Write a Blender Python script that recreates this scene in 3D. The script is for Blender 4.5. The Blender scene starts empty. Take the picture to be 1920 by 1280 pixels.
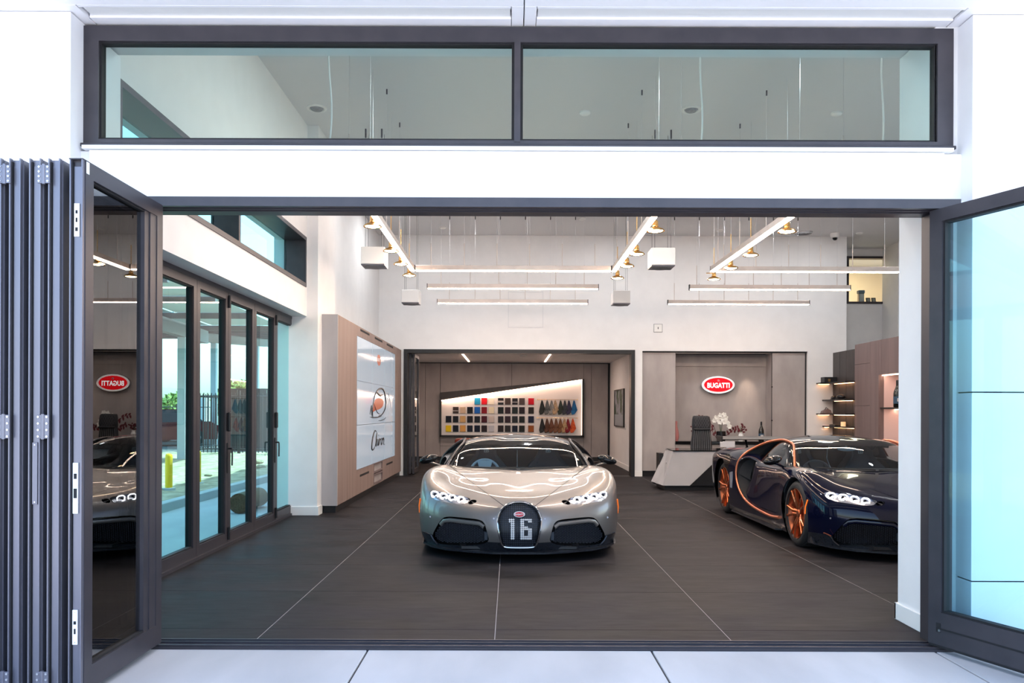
import bpy, bmesh, math, random
import numpy as np
from mathutils import Vector, Matrix
random.seed(7)
PI = math.pi
SC = bpy.context.scene
COL = SC.collection
# ---------------------------------------------------------------- camera, world, sun, exposure
F, H0, CX, CY = 1480.0, 1.42, 957.0, 771.0
cam_d = bpy.data.cameras.new('camera'); cam = bpy.data.objects.new('camera', cam_d); COL.objects.link(cam)
cam_d.sensor_width = 36; cam_d.lens = F/1920*36
cam_d.shift_x = (960-CX)/1920; cam_d.shift_y = (CY-640)/1920
cam_d.clip_start = .05; cam_d.clip_end = 400
cam.matrix_world = Matrix.Translation((0, 0, H0)) @ Matrix.Rotation(PI/2, 4, 'X') @ Matrix.Rotation(math.radians(.2), 4, 'Z')
SC.camera = cam
W = bpy.data.worlds.new('world'); SC.world = W; W.use_nodes = True
wn = W.node_tree; bg = wn.nodes['Background']
sky = wn.nodes.new('ShaderNodeTexSky'); sky.sky_type = 'NISHITA'; sky.sun_disc = False
sky.sun_elevation = math.radians(60); sky.sun_rotation = math.radians(60); sky.air_density = 1.0; sky.dust_density = 2.5
wn.links.new(sky.outputs[0], bg.inputs[0]); bg.inputs[1].default_value = .50
sun_d = bpy.data.lights.new('sun', 'SUN'); sun = bpy.data.objects.new('sun', sun_d); COL.objects.link(sun)
sun_d.energy = 7.0; sun_d.angle = .01; sun_d.color = (1, .96, .9)
sd = Vector((-.42, -.28, -.86)); sun.rotation_euler = sd.to_track_quat('-Z', 'Y').to_euler()
SC.view_settings.view_transform = 'Standard'; SC.view_settings.look = 'None'
SC.view_settings.gamma = 1; SC.view_settings.use_curve_mapping = False
SC.view_settings.exposure = 0.95

def area(name, loc, sx, sy, power, col, rot=(0, 0, 0)):
    d = bpy.data.lights.new(name, 'AREA'); d.shape = 'RECTANGLE'; d.size = sx; d.size_y = sy
    d.energy = power; d.color = col
    o = bpy.data.objects.new(name, d); COL.objects.link(o); o.location = loc; o.rotation_euler = rot
    return o

# ---------------------------------------------------------------- helpers
def PX(px, D): return (px-CX)*D/F
def PZ(py, D): return H0-(py-CY)*D/F
ORG = {}
def tag(o, label=None, cat=None, group=None, kind=None):
    if label: o['label'] = label
    if cat: o['category'] = cat
    if group: o['group'] = group
    if kind: o['kind'] = kind
    return o
def thing(name, label, cat, loc=(0, 0, 0), group=None):
    o = bpy.data.objects.new(name, None); COL.objects.link(o); o.empty_display_size = .1
    o.location = loc; ORG[o.name] = Vector(loc)
    return tag(o, label, cat, group)
def obj(name, bm, m=None, parent=None, smooth=False, label=None, cat=None, group=None, kind=None, local=False):
    """bm in world coordinates (unless local) -> one mesh object, origin at its thing's or at its own base centre"""
    me = bpy.data.meshes.new(name)
    if parent is not None:
        org = ORG[parent.name]
        if not local: bmesh.ops.translate(bm, verts=bm.verts, vec=-org)
    else:
        c = [v.co for v in bm.verts]
        lo = Vector([min(p[i] for p in c) for i in range(3)]); hi = Vector([max(p[i] for p in c) for i in range(3)])
        org = Vector(((lo.x+hi.x)/2, (lo.y+hi.y)/2, lo.z))
        bmesh.ops.translate(bm, verts=bm.verts, vec=-org)
    bm.to_mesh(me); bm.free()
    if smooth:
        for p in me.polygons: p.use_smooth = True
        if smooth != 'full': 
            try: me.set_sharp_from_angle(angle=math.radians(38))
            except Exception: pass
    o = bpy.data.objects.new(name, me); COL.objects.link(o)
    if m is not None: me.materials.append(m)
    if parent is not None: o.parent = parent
    else: o.location = org
    ORG[o.name] = Vector(org)
    return tag(o, label, cat, group, kind)
def struct(name, bm, m, parent=None, smooth=False, label=None):
    return obj(name, bm, m, parent, smooth, label=label, kind=None if parent else 'structure')
def B(): return bmesh.new()
def box(bm, x0, x1, y0, y1, z0, z1, bev=0.0, seg=1):
    r = bmesh.ops.create_cube(bm, size=1.0, matrix=Matrix.Translation(((x0+x1)/2, (y0+y1)/2, (z0+z1)/2)) @ Matrix.Diagonal((abs(x1-x0), abs(y1-y0), abs(z1-z0), 1)))
    if bev > 0:
        es = list({e for v in r['verts'] for e in v.link_edges})
        bmesh.ops.bevel(bm, geom=es, offset=bev, segments=seg, affect='EDGES', profile=.5)
    return bm
def bx(*a, **k): return box(B(), *a, **k)
def cyl(bm, p0, p1, r0, r1=None, n=12, caps=True):
    p0, p1 = Vector(p0), Vector(p1); d = (p1-p0).normalized()
    if r1 is None: r1 = r0
    u = d.cross(Vector((0, 0, 1)) if abs(d.z) < .9 else Vector((1, 0, 0))).normalized(); w = d.cross(u)
    cs = [(math.cos(2*PI*k/n), math.sin(2*PI*k/n)) for k in range(n)]
    a = [bm.verts.new(p0+u*(c*r0)+w*(s*r0)) for c, s in cs]; b = [bm.verts.new(p1+u*(c*r1)+w*(s*r1)) for c, s in cs]
    for k in range(n): bm.faces.new([a[k], a[(k+1) % n], b[(k+1) % n], b[k]])
    if caps: bm.faces.new(a[::-1]); bm.faces.new(b)
    return bm
def lathe(bm, prof, n=24, mtx=None):
    """prof: list of (r, z); closed with n-gons where r==0"""
    rings = []
    for r, z in prof:
        if r < 1e-6: rings.append([bm.verts.new((0, 0, z))])
        else: rings.append([bm.verts.new((r*math.cos(2*PI*k/n), r*math.sin(2*PI*k/n), z)) for k in range(n)])
    nv = [v for rg in rings for v in rg]
    for a, b in zip(rings[:-1], rings[1:]):
        for k in range(n):
            k2 = (k+1) % n
            if len(a) == 1 and len(b) == 1: continue
            if len(a) == 1: f = [a[0], b[k2], b[k]]
            elif len(b) == 1: f = [a[k], a[k2], b[0]]
            else: f = [a[k], a[k2], b[k2], b[k]]
            bm.faces.new(f)
    if mtx is not None: bmesh.ops.transform(bm, matrix=mtx, verts=nv)
    return bm
def tube(bm, pts, r, n=8, closed=False, sy=1.0, up=None):
    pts = [Vector(p) for p in pts]; rings = []; N = len(pts)
    for i, p in enumerate(pts):
        a = pts[(i-1) % N] if (closed or i > 0) else p; b = pts[(i+1) % N] if (closed or i < N-1) else p
        t = (b-a).normalized(); u = Vector(up) if up is not None else (Vector((0, 0, 1)) if abs(t.z) < .9 else Vector((1, 0, 0)))
        s = t.cross(u).normalized(); w = s.cross(t).normalized()
        rr = r[i] if isinstance(r, (list, tuple)) else r
        rings.append([bm.verts.new(p+s*math.cos(2*PI*k/n)*rr+w*math.sin(2*PI*k/n)*rr*sy) for k in range(n)])
    rng = range(N) if closed else range(N-1)
    for i in rng:
        a, b = rings[i], rings[(i+1) % N]
        for k in range(n): bm.faces.new([a[k], a[(k+1) % n], b[(k+1) % n], b[k]])
    if not closed:
        bm.faces.new(rings[0][::-1]); bm.faces.new(rings[-1])
    return bm
def prism(bm, poly, mapf, d0, d1):
    """poly 2-D list, mapf(u, v, d) -> xyz; extruded between d0 and d1"""
    a = [bm.verts.new(mapf(u, v, d0)) for u, v in poly]; b = [bm.verts.new(mapf(u, v, d1)) for u, v in poly]
    n = len(poly); bm.faces.new(a); bm.faces.new(b[::-1])
    for k in range(n): bm.faces.new([a[k], b[k], b[(k+1) % n], a[(k+1) % n]])
    bmesh.ops.recalc_face_normals(bm, faces=bm.faces)
    return bm
XZ = lambda u, v, d: (u, d, v)
YZ = lambda u, v, d: (d, u, v)
XY = lambda u, v, d: (u, v, d)
def frame_ring(bm, x0, x1, z0, z1, w, y0, y1, axis='y', wb=None, wt=None):
    """rectangular frame in the XZ plane (axis y) or the YZ plane (axis x)"""
    wb = w if wb is None else wb; wt = w if wt is None else wt
    for (a, b, c, d) in ((x0, x0+w, z0, z1), (x1-w, x1, z0, z1), (x0+w, x1-w, z0, z0+wb), (x0+w, x1-w, z1-wt, z1)):
        if axis == 'y': box(bm, a, b, y0, y1, c, d)
        else: box(bm, y0, y1, a, b, c, d)
    return bm
def text_bm(s, size=1.0, ext=.01, off=0.0, mtx=None, shear=0.0, space=1.0):
    c = bpy.data.curves.new('txt', 'FONT'); c.body = s; c.size = size; c.extrude = ext; c.offset = off; c.shear = shear
    c.align_x = 'CENTER'; c.align_y = 'CENTER'; c.resolution_u = 3; c.space_character = space
    o = bpy.data.objects.new('txt', c); COL.objects.link(o)
    bpy.context.view_layer.update()
    me = bpy.data.meshes.new_from_object(o.evaluated_get(bpy.context.evaluated_depsgraph_get()))
    bm = B(); bm.from_mesh(me)
    bpy.data.objects.remove(o); bpy.data.curves.remove(c); bpy.data.meshes.remove(me)
    if mtx is not None: bmesh.ops.transform(bm, matrix=mtx, verts=bm.verts)
    return bm
def copy_tree(o, parent=None, loc=None, label=None):
    c = o.copy(); COL.objects.link(c); c.parent = parent
    if loc is not None: c.location = loc
    if label: c['label'] = label
    ORG[c.name] = Vector(c.location) if parent is None else ORG.get(parent.name, Vector())
    for ch in list(o.children): copy_tree(ch, c)
    return c
FRONT = Matrix.Rotation(PI/2, 4, 'X')     # local XY -> world XZ, facing -Y

# ---------------------------------------------------------------- materials
def M(name, col, rough=.5, metal=0.0, emit=None, es=0.0, coat=0.0, spec=.5, alpha=1, trans=0.0, ior=1.45):
    m = bpy.data.materials.new(name); m.use_nodes = True
    p = m.node_tree.nodes['Principled BSDF']
    p.inputs['Base Color'].default_value = (*col, 1); p.inputs['Roughness'].default_value = rough
    p.inputs['Metallic'].default_value = metal; p.inputs['Coat Weight'].default_value = coat; p.inputs['Coat Roughness'].default_value = .03
    p.inputs['Specular IOR Level'].default_value = spec; p.inputs['IOR'].default_value = ior
    p.inputs['Transmission Weight'].default_value = trans
    if emit: p.inputs['Emission Color'].default_value = (*emit, 1); p.inputs['Emission Strength'].default_value = es
    return m
def noisy(name, c1, c2, scale=5, rough=(.4, .6), metal=0.0, stretch=(1, 1, 1), bump=.0, detail=5, rot=0, coat=0, spec=.5, lo=.35, hi=.65):
    m = M(name, c1, rough[0], metal, coat=coat, spec=spec); nt = m.node_tree; p = nt.nodes['Principled BSDF']
    tc = nt.nodes.new('ShaderNodeNewGeometry'); mp = nt.nodes.new('ShaderNodeMapping'); mp.inputs['Scale'].default_value = stretch
    mp.inputs['Rotation'].default_value = (0, 0, rot)
    n = nt.nodes.new('ShaderNodeTexNoise'); n.inputs['Scale'].default_value = scale; n.inputs['Detail'].default_value = detail
    nt.links.new(tc.outputs['Position'], mp.inputs[0]); nt.links.new(mp.outputs[0], n.inputs['Vector'])
    r = nt.nodes.new('ShaderNodeValToRGB'); r.color_ramp.elements[0].position = lo; r.color_ramp.elements[1].position = hi
    r.color_ramp.elements[0].color = (*c1, 1); r.color_ramp.elements[1].color = (*c2, 1)
    nt.links.new(n.outputs[0], r.inputs[0]); nt.links.new(r.outputs[0], p.inputs['Base Color'])
    mr = nt.nodes.new('ShaderNodeMapRange'); mr.inputs['To Min'].default_value = rough[0]; mr.inputs['To Max'].default_value = rough[1]
    nt.links.new(n.outputs[0], mr.inputs[0]); nt.links.new(mr.outputs[0], p.inputs['Roughness'])
    if bump:
        b = nt.nodes.new('ShaderNodeBump'); b.inputs['Strength'].default_value = bump; b.inputs['Distance'].default_value = .01
        nt.links.new(n.outputs[0], b.inputs['Height']); nt.links.new(b.outputs[0], p.inputs['Normal'])
    return m
def glass(name, tint, ior=1.5, rough=0.0, refl=1.0):
    """architectural pane: Fresnel reflection over tinted see-through"""
    m = bpy.data.materials.new(name); m.use_nodes = True; nt = m.node_tree; nt.nodes.clear()
    out = nt.nodes.new('ShaderNodeOutputMaterial'); mix = nt.nodes.new('ShaderNodeMixShader')
    t = nt.nodes.new('ShaderNodeBsdfTransparent'); t.inputs[0].default_value = (*tint, 1)
    g = nt.nodes.new('ShaderNodeBsdfGlossy'); g.inputs['Roughness'].default_value = rough
    g.inputs[0].default_value = (refl, refl, refl, 1)
    fr = nt.nodes.new('ShaderNodeFresnel'); fr.inputs[0].default_value = ior
    ge = nt.nodes.new('ShaderNodeNewGeometry'); mx = nt.nodes.new('ShaderNodeMath'); mx.operation = 'SUBTRACT'; mx.inputs[0].default_value = 1
    mu = nt.nodes.new('ShaderNodeMath'); mu.operation = 'MULTIPLY'
    nt.links.new(ge.outputs['Backfacing'], mx.inputs[1]); nt.links.new(mx.outputs[0], mu.inputs[0]); nt.links.new(fr.outputs[0], mu.inputs[1])
    nt.links.new(mu.outputs[0], mix.inputs[0]); nt.links.new(t.outputs[0], mix.inputs[1]); nt.links.new(g.outputs[0], mix.inputs[2])
    nt.links.new(mix.outputs[0], out.inputs[0])
    return m
def emis(name, col, s):
    m = bpy.data.materials.new(name); m.use_nodes = True; nt = m.node_tree; nt.nodes.clear()
    out = nt.nodes.new('ShaderNodeOutputMaterial'); e = nt.nodes.new('ShaderNodeEmission')
    e.inputs[0].default_value = (*col, 1); e.inputs[1].default_value = s; nt.links.new(e.outputs[0], out.inputs[0])
    return m
m_wext = noisy('exterior_white_panel', (.80, .80, .82), (.84, .84, .86), 3, (.45, .55))
m_wint = noisy('interior_white_paint', (.75, .74, .735), (.78, .77, .765), 4, (.7, .8))
m_ceil = M('ceiling_paint', (.67, .67, .68), .8)
m_soff = noisy('soffit_metal', (.86, .85, .87), (.89, .88, .90), 2, (.4, .5))
m_frame = noisy('anthracite_aluminium', (.045, .042, .050), (.055, .05, .058), 8, (.32, .42), metal=.3)
m_leaf = noisy('dark_anodised_leaf_edge', (.15, .15, .185), (.19, .185, .215), 6, (.28, .40), metal=.6, stretch=(1, 1, .15))
m_seal = M('black_rubber_seal', (.008, .008, .010), .7)
m_steel = M('brushed_steel', (.62, .62, .64), .3, 1.0)
m_white = M('white_plastic', (.78, .77, .75), .45)
m_plate = M('white_metal_plate', (.85, .85, .86), .35)
m_gclear = glass('clear_leaf_glass', (.90, .95, .95))
m_gteal = glass('teal_glass', (.63, .90, .88))
m_gtran = glass('transom_glass', (.77, .875, .87), refl=1.0)
m_gright = glass('blue_green_leaf_glass', (.775, .925, .95))
m_tile = None
m_grout = M('grout', (.30, .28, .28), .8)
m_conc = noisy('pavement_concrete', (.36, .37, .385), (.47, .475, .485), 1.6, (.7, .9), bump=.1, detail=8, stretch=(1, .35, 1))
m_joint = M('joint_filler', (.05, .05, .055), .9)
m_linen = noisy('grey_mineral_panel', (.33, .295, .285), (.40, .36, .345), 3.2, (.6, .75), bump=.05, detail=9, stretch=(1, 1, .45))
m_linen2 = noisy('pale_mineral_panel', (.36, .35, .36), (.44, .43, .44), 2.2, (.55, .7), bump=.05, detail=9, stretch=(1, 1, .45))
m_taupe = noisy('taupe_wood_veneer', (.235, .165, .145), (.29, .215, .19), 9, (.5, .6), stretch=(1, 1, .06), detail=7)
m_brown = noisy('mauve_brown_veneer', (.16, .115, .115), (.20, .148, .145), 9, (.5, .6), stretch=(1, 1, .06), detail=7)
m_slat = noisy('dark_bronze_panel', (.040, .034, .034), (.055, .045, .044), 9, (.4, .5), stretch=(1, 1, .1))
m_black = M('satin_black', (.012, .012, .014), .4)
m_blackg = M('gloss_black', (.008, .008, .009), .06, spec=.35)
m_led = emis('warm_led_strip', (1, .75, .59), 26)
m_ledw = emis('warm_room_strip', (1, .64, .46), 9)
m_alu = noisy('champagne_aluminium', (.52, .45, .41), (.60, .52, .47), 6, (.35, .45), metal=.5)
m_brass = M('brass', (.85, .52, .20), .22, 1.0)
m_bulb = emis('lamp_glow', (1, .76, .46), 26)
def tile_mat():
    m = bpy.data.materials.new('porcelain_tile'); m.use_nodes = True; nt = m.node_tree; p = nt.nodes['Principled BSDF']; p.inputs['Specular IOR Level'].default_value = .11
    ge = nt.nodes.new('ShaderNodeNewGeometry')
    def nz(scale, stretch, detail):
        mp = nt.nodes.new('ShaderNodeMapping'); mp.inputs['Scale'].default_value = stretch
        n = nt.nodes.new('ShaderNodeTexNoise'); n.inputs['Scale'].default_value = scale; n.inputs['Detail'].default_value = detail
        nt.links.new(ge.outputs['Position'], mp.inputs[0]); nt.links.new(mp.outputs[0], n.inputs['Vector']); return n
    n1 = nz(1.1, (1, 2.2, 1), 7); n2 = nz(5, (1, 4, 1), 8); n3 = nz(.8, (1, 1, 1), 3)
    ad = nt.nodes.new('ShaderNodeMath'); ad.operation = 'MULTIPLY_ADD'; ad.inputs[1].default_value = .45
    nt.links.new(n2.outputs[0], ad.inputs[0]); nt.links.new(n1.outputs[0], ad.inputs[2])
    r = nt.nodes.new('ShaderNodeValToRGB'); e = r.color_ramp.elements
    e[0].position = .52; e[0].color = (.005, .0043, .0050, 1); e[1].position = .86; e[1].color = (.027, .0235, .0255, 1)
    nt.links.new(ad.outputs[0], r.inputs[0]); nt.links.new(r.outputs[0], p.inputs['Base Color'])
    mr = nt.nodes.new('ShaderNodeMapRange'); mr.inputs['From Min'].default_value = .3; mr.inputs['From Max'].default_value = .7
    mr.inputs['To Min'].default_value = .48; mr.inputs['To Max'].default_value = .68
    nt.links.new(n1.outputs[0], mr.inputs[0]); nt.links.new(mr.outputs[0], p.inputs['Roughness'])
    b = nt.nodes.new('ShaderNodeBump'); b.inputs['Strength'].default_value = .06; b.inputs['Distance'].default_value = .004
    nt.links.new(n2.outputs[0], b.inputs['Height']); nt.links.new(b.outputs[0], p.inputs['Normal'])
    return m
m_tile = tile_mat()
# ================================================================ the building shell
YF, YB = 4.81, 5.43                         # facade face, inner face of the facade wall
# ---- floors
fl = struct('floor', bx(-3.2, 9.0, 4.90, 23.0, -.12, -.0015), m_grout)
tiles = {}
xs = [-3.05-.148, -3.05, -1.573, -.093, 1.380, 2.85, 4.33, 5.80, 7.28, 8.76, 9.0]
ys = [4.905]+[5.14+1.075*k for k in range(17)]
for i in range(len(xs)-1):
    for j in range(len(ys)-1):
        w, d = xs[i+1]-xs[i]-.005, ys[j+1]-ys[j]-.003
        k = (round(w, 3), round(d, 3))
        if k not in tiles:
            tiles[k] = obj('tile', box(B(), 0, w, 0, d, -.014, 0, .0012), m_tile, fl, local=True).data
            o = COL.objects[-1] if False else [c for c in fl.children if c.data == tiles[k]][0]
        else:
            o = bpy.data.objects.new('tile', tiles[k]); COL.objects.link(o); o.parent = fl
        o.location = Vector((xs[i]+.0025, ys[j]+.0015, random.uniform(-.0003, .0003)))-ORG[fl.name]
pv = struct('pavement', bx(-14, 14, -16, 4.755, -.16, -.030), m_joint)
slabm = {}
pxs = [-14]+[-.854+1.708*k for k in range(-7, 9)]+[14]; pys = [-16, -13.2, -10.2, -7.2, -4.2, -1.2, 1.8, 4.755]
for i in range(len(pxs)-1):
    for j in range(len(pys)-1):
        w, d = pxs[i+1]-pxs[i]-.012, pys[j+1]-pys[j]-.012; k = (round(w, 3), round(d, 3))
        if k not in slabm:
            slabm[k] = obj('slab', box(B(), 0, w, 0, d, -.04, 0, .003), m_conc, pv, local=True).data
            o = [c for c in pv.children if c.data == slabm[k]][0]
        else:
            o = bpy.data.objects.new('slab', slabm[k]); COL.objects.link(o); o.parent = pv
        o.location = Vector((pxs[i]+.006, pys[j]+.006, -.018))-ORG[pv.name]
struct('ground', bx(-60, 60, -60, 80, -.5, -.17), m_conc)
# threshold track
bm = bx(-2.66, 2.70, 4.755, 4.90, -.03, -.006); box(bm, -2.66, 2.70, 4.770, 4.778, -.006, .004); box(bm, -2.66, 2.70, 4.835, 4.842, -.006, .006); box(bm, -2.66, 2.70, 4.890, 4.900, -.006, .004)
struct('trim_1', bm, m_frame, label='black aluminium floor track across the wide door opening')
# ---- exterior wall
def panelled(name, x0, x1, y0, y1, z0, z1, zj, m):
    """wall clad in sheets with recessed joints: core + one sheet per field"""
    core = struct(name, bx(x0+.012, x1-.012, y0+.012, y1, z0, z1), m_seal)
    zz = [z0]+zj+[z1]
    for a, b in zip(zz[:-1], zz[1:]): obj('cladding_sheet', bx(x0, x1, y0, y1-.002, a+.004, b-.004, bev=.002), m, core)
    return core
jl = [PZ(1087, YF), PZ(732, YF)]
panelled('wall_front_left', -9.0, -2.688, YF, YB, -.02, 3.85, jl, m_wext)
panelled('wall_front_right', 2.811, 9.0, YF, YB-.3, -.02, 3.85, jl, m_wext)
struct('wall_jamb_right', bx(2.67, 9.0, 4.975, YB, 0, 3.85), m_wint)
bm = bx(2.655, 2.672, 4.98, 5.45, 0, .115, bev=.003); box(bm, 2.655, 3.4, 5.43, 5.447, 0, .115)
struct('baseboard_right_jamb', bm, m_white)
struct('wall_lintel', bx(-2.70, 2.80, 5.0, YB, 2.79, 3.06), m_wint)
sp = struct('wall_spandrel', bx(-2.622, 2.690, 4.90, 4.99, 2.735, 3.035, bev=.003), m_wext)
obj('side_strip', bx(-2.70, -2.626, 4.93, 4.99, 2.735, 3.035), m_wext, sp); obj('side_strip', bx(2.694, 2.812, 4.93, 4.99, 2.735, 3.035), m_wext, sp)
obj('sill_flashing', bx(-2.66, 2.74, 4.885, 4.99, 3.038, 3.060), m_plate, sp)
obj('sheet', bx(-2.69, 2.811, 4.87, 4.94, 2.712, 2.728), m_plate, sp, label='thin pale drip edge over the door head')
struct('wall_above_window', bx(-9.0, 9.3, 5.0, YB, 3.86, 5.60), m_wint)
struct('wall_front_upper_fill', bx(-3.2, -2.72, 5.0, YB, 3.0, 3.86), m_wint)
struct('wall_window_side', bx(2.812, 9.3, 5.0, YB, 3.06, 3.86), m_wint)
# door head
bm = bx(-2.66, 2.72, 4.77, 4.80, 2.655, 2.712); box(bm, -2.66, 2.72, 4.80, 5.0, 2.672, 2.712); box(bm, -2.66, 2.72, 4.90, 5.0, 2.655, 2.672); box(bm, -2.66, 2.72, 4.845, 4.855, 2.655, 2.672)
struct('trim_2', bm, m_frame, label='dark door head track above the opening')
# soffit with recessed strips and joint
sf = struct('soffit', bx(-9, 9.3, 3.1, 4.99, 3.90, 4.05), m_soff)
SXS = [-9, -2.72, .074, 2.83, 9.3]
def soff_sheet(x0, x1, y0, y1): return obj('soffit_sheet', bx(x0+.004, x1-.004, y0, y1, 3.85, 3.90, bev=.002), m_soff, sf)
soff_sheet(-9, .074, 3.1, 4.74); soff_sheet(.074, 9.3, 3.1, 4.74); soff_sheet(-2.62, .00, 4.74, 4.765); soff_sheet(.15, 2.74, 4.74, 4.765)
soff_sheet(-2.62, .00, 4.89, 4.985); soff_sheet(.15, 2.74, 4.89, 4.985); soff_sheet(-.004, .075, 4.74, 4.985); soff_sheet(.075, .154, 4.74, 4.985)
soff_sheet(-9, -2.62, 4.74, 4.985); soff_sheet(2.74, 9.3, 4.74, 4.985)
obj('soffit_vent', bx(-2.60, -.01, 4.762, 4.893, 3.862, 3.875), m_white, sf); obj('soffit_vent', bx(.16, 2.73, 4.762, 4.893, 3.862, 3.875), m_white, sf)
struct('roof_fascia', bx(-9.2, 9.5, 2.95, 3.1, 3.85, 4.5), m_soff)
struct('roof', bx(-3.4, 9.3, 3.1, 23, 5.60, 5.75), m_soff)
# ---- transom window
wf = struct('window_1', frame_ring(B(), -2.693, 2.775, 3.066, 3.832, .10, 4.955, 5.03, wb=.055, wt=.095), m_frame)
obj('window_sill', bx(-2.69, 2.775, 4.92, 5.0, 3.064, 3.086, bev=.003), m_frame, wf)
bm = frame_ring(B(), -2.60, .017, 3.12, 3.745, .016, 4.975, 5.03); obj('sash_bead', bm, m_seal, wf)
bm = frame_ring(B(), .056, 2.68, 3.12, 3.745, .016, 4.975, 5.03); obj('sash_bead', bm, m_seal, wf)
obj('mullion', bx(.017, .056, 4.95, 5.04, 3.11, 3.75), m_frame, wf)
obj('pane', bx(-2.59, .012, 5.0, 5.008, 3.13, 3.735), m_gtran, wf); obj('pane', bx(.062, 2.67, 5.0, 5.008, 3.13, 3.735), m_gtran, wf)
# ---- ceiling + interior walls
CZ = 5.29
struct('ceiling', bx(-3.2, 9.3, YB, 19.0, CZ, CZ+.2), m_ceil)
# left wall above the folding doors with clerestory
LX = -2.77
bm = bx(-3.2, LX, YB, 10.72, 2.70, 3.087); box(bm, -3.2, LX, YB, 10.72, 3.76, CZ); box(bm, -3.2, LX, 10.66, 10.72, 3.087, 3.76); box(bm, -3.2, LX, 5.43, 5.55, 3.087, 3.76)
struct('wall_left', bm, m_wint)
wf = struct('window_2', frame_ring(B(), 5.55, 10.66, 3.087, 3.76, .05, -3.05, LX+.012, axis='x'), m_frame)
for yy in (8.02,): obj('mullion', bx(-3.05, LX+.005, yy, yy+.06, 3.13, 3.72), m_frame, wf)
obj('pane', bx(-3.03, -3.02, 5.60, 8.02, 3.13, 3.715), m_gteal, wf); obj('pane', bx(-3.03, -3.02, 8.08, 10.61, 3.13, 3.715), m_gteal, wf)
struct('wall_left_column', bx(-3.2, -2.62, 10.72, 11.75, 0, CZ), m_wint)
bm = bx(-3.0, -2.60, 10.70, 10.72, 0, .12, bev=.003); box(bm, -2.62, -2.60, 10.72, 10.94, 0, .12)
struct('baseboard_left', bm, m_white)
struct('wall_left_rear', bx(-3.2, -2.90, 11.75, 17.37, 0, CZ), m_wint)
# back wall with two openings
BY = 17.37
bm = bx(-3.2, 7.39, BY, BY+.22, 2.78, CZ); box(bm, -3.2, -2.347, BY, BY+.22, 0, 2.78); box(bm, 2.735, 2.90, BY, BY+.22, 0, 2.78); box(bm, 6.537, 7.39, BY, BY+.22, 0, 2.78); box(bm, 2.90, 6.537, BY, BY+.22, 2.76, 2.78)
struct('wall_back', bm, m_wint)
bm = bx(2.735, 2.905, BY-.015, BY, 0, .12); box(bm, 2.735, 2.745, BY, BY+.2, 0, .12); struct('baseboard_back', bm, m_white)
# door frame of the back room
struct('trim_3', frame_ring(B(), -2.347, 2.735, -.02, 2.78, .085, BY-.03, BY+.24, wb=.02), m_black, label='black frame around the opening to the swatch room')
# back room
SZ = 2.81
struct('wall_room_right', bx(2.84, 3.0, BY+.22, 22.6, 0, SZ), m_wint)
struct('wall_room_left', bx(-3.2, -3.05, BY+.22, 22.6, 0, SZ), m_wint)
struct('ceiling_back_room', bx(-3.2, 3.0, BY+.22, 22.8, SZ, SZ+.15), m_ceil)
struct('baseboard_room', bx(2.825, 2.84, BY+.24, 22.5, 0, .12), m_white)
# side corridor beyond the back wall's right end
bm = bx(9.0, 9.3, 9.1, 18.9, 0, CZ); box(bm, 9.0, 9.3, YB, 9.1, 3.9, CZ); struct('wall_right', bm, m_wint)
wf = struct('added_window', frame_ring(B(), YB+.02, 9.08, .02, 3.88, .07, 9.1, 9.2, axis='x'), m_frame)  # unseen glazing added in the right wall so daylight reaches the left wall
for k in range(4): obj('pane', bx(9.14, 9.148, YB+.09+k*.89, YB+.94+k*.89, .09, 3.81), m_gclear, wf)
for k in range(1, 4): obj('mullion', bx(9.1, 9.2, YB+.05+k*.89, YB+.09+k*.89, .09, 3.81), m_frame, wf)
bm = bx(7.39, 9.0, 18.66, 18.85, 0, 3.99); box(bm, 7.39, 9.0, 18.66, 18.85, 5.11, CZ); box(bm, 7.39, 7.93, 18.66, 18.85, 3.99, 5.11); box(bm, 8.90, 9.0, 18.66, 18.85, 3.99, 5.11)
struct('wall_mezzanine', bm, m_wint)
struct('wall_corridor_left', bx(7.20, 7.388, BY+.22, 18.66, 0, CZ), m_wint)
struct('wall_corridor_pier', bx(8.78, 9.0, 17.9, 18.66, 0, CZ), m_wint)
wf = struct('window_3', frame_ring(B(), 7.93, 8.90, 3.99, 5.11, .05, 18.63, 18.80), m_frame)
obj('pane', bx(7.98, 8.85, 18.72, 18.728, 4.04, 5.06), m_gclear, wf)
# office behind the mezzanine window
m_office = M('office_wall', (.62, .50, .36), .8)
bm = bx(7.4, 10.2, 21.2, 21.3, 3.6, 5.5); box(bm, 10.1, 10.2, 18.85, 21.3, 3.6, 5.5); box(bm, 7.3, 7.4, 18.85, 21.3, 3.6, 5.5); struct('wall_office', bm, m_office)
bm = bx(7.3, 10.2, 18.85, 21.3, 5.35, 5.45); box(bm, 7.3, 10.2, 18.85, 21.3, 3.5, 3.6); struct('ceiling_office', bm, m_ceil)
area('office_light', (8.7, 20, 5.3), 1.2, 1.2, 30, (1, .85, .6))
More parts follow.
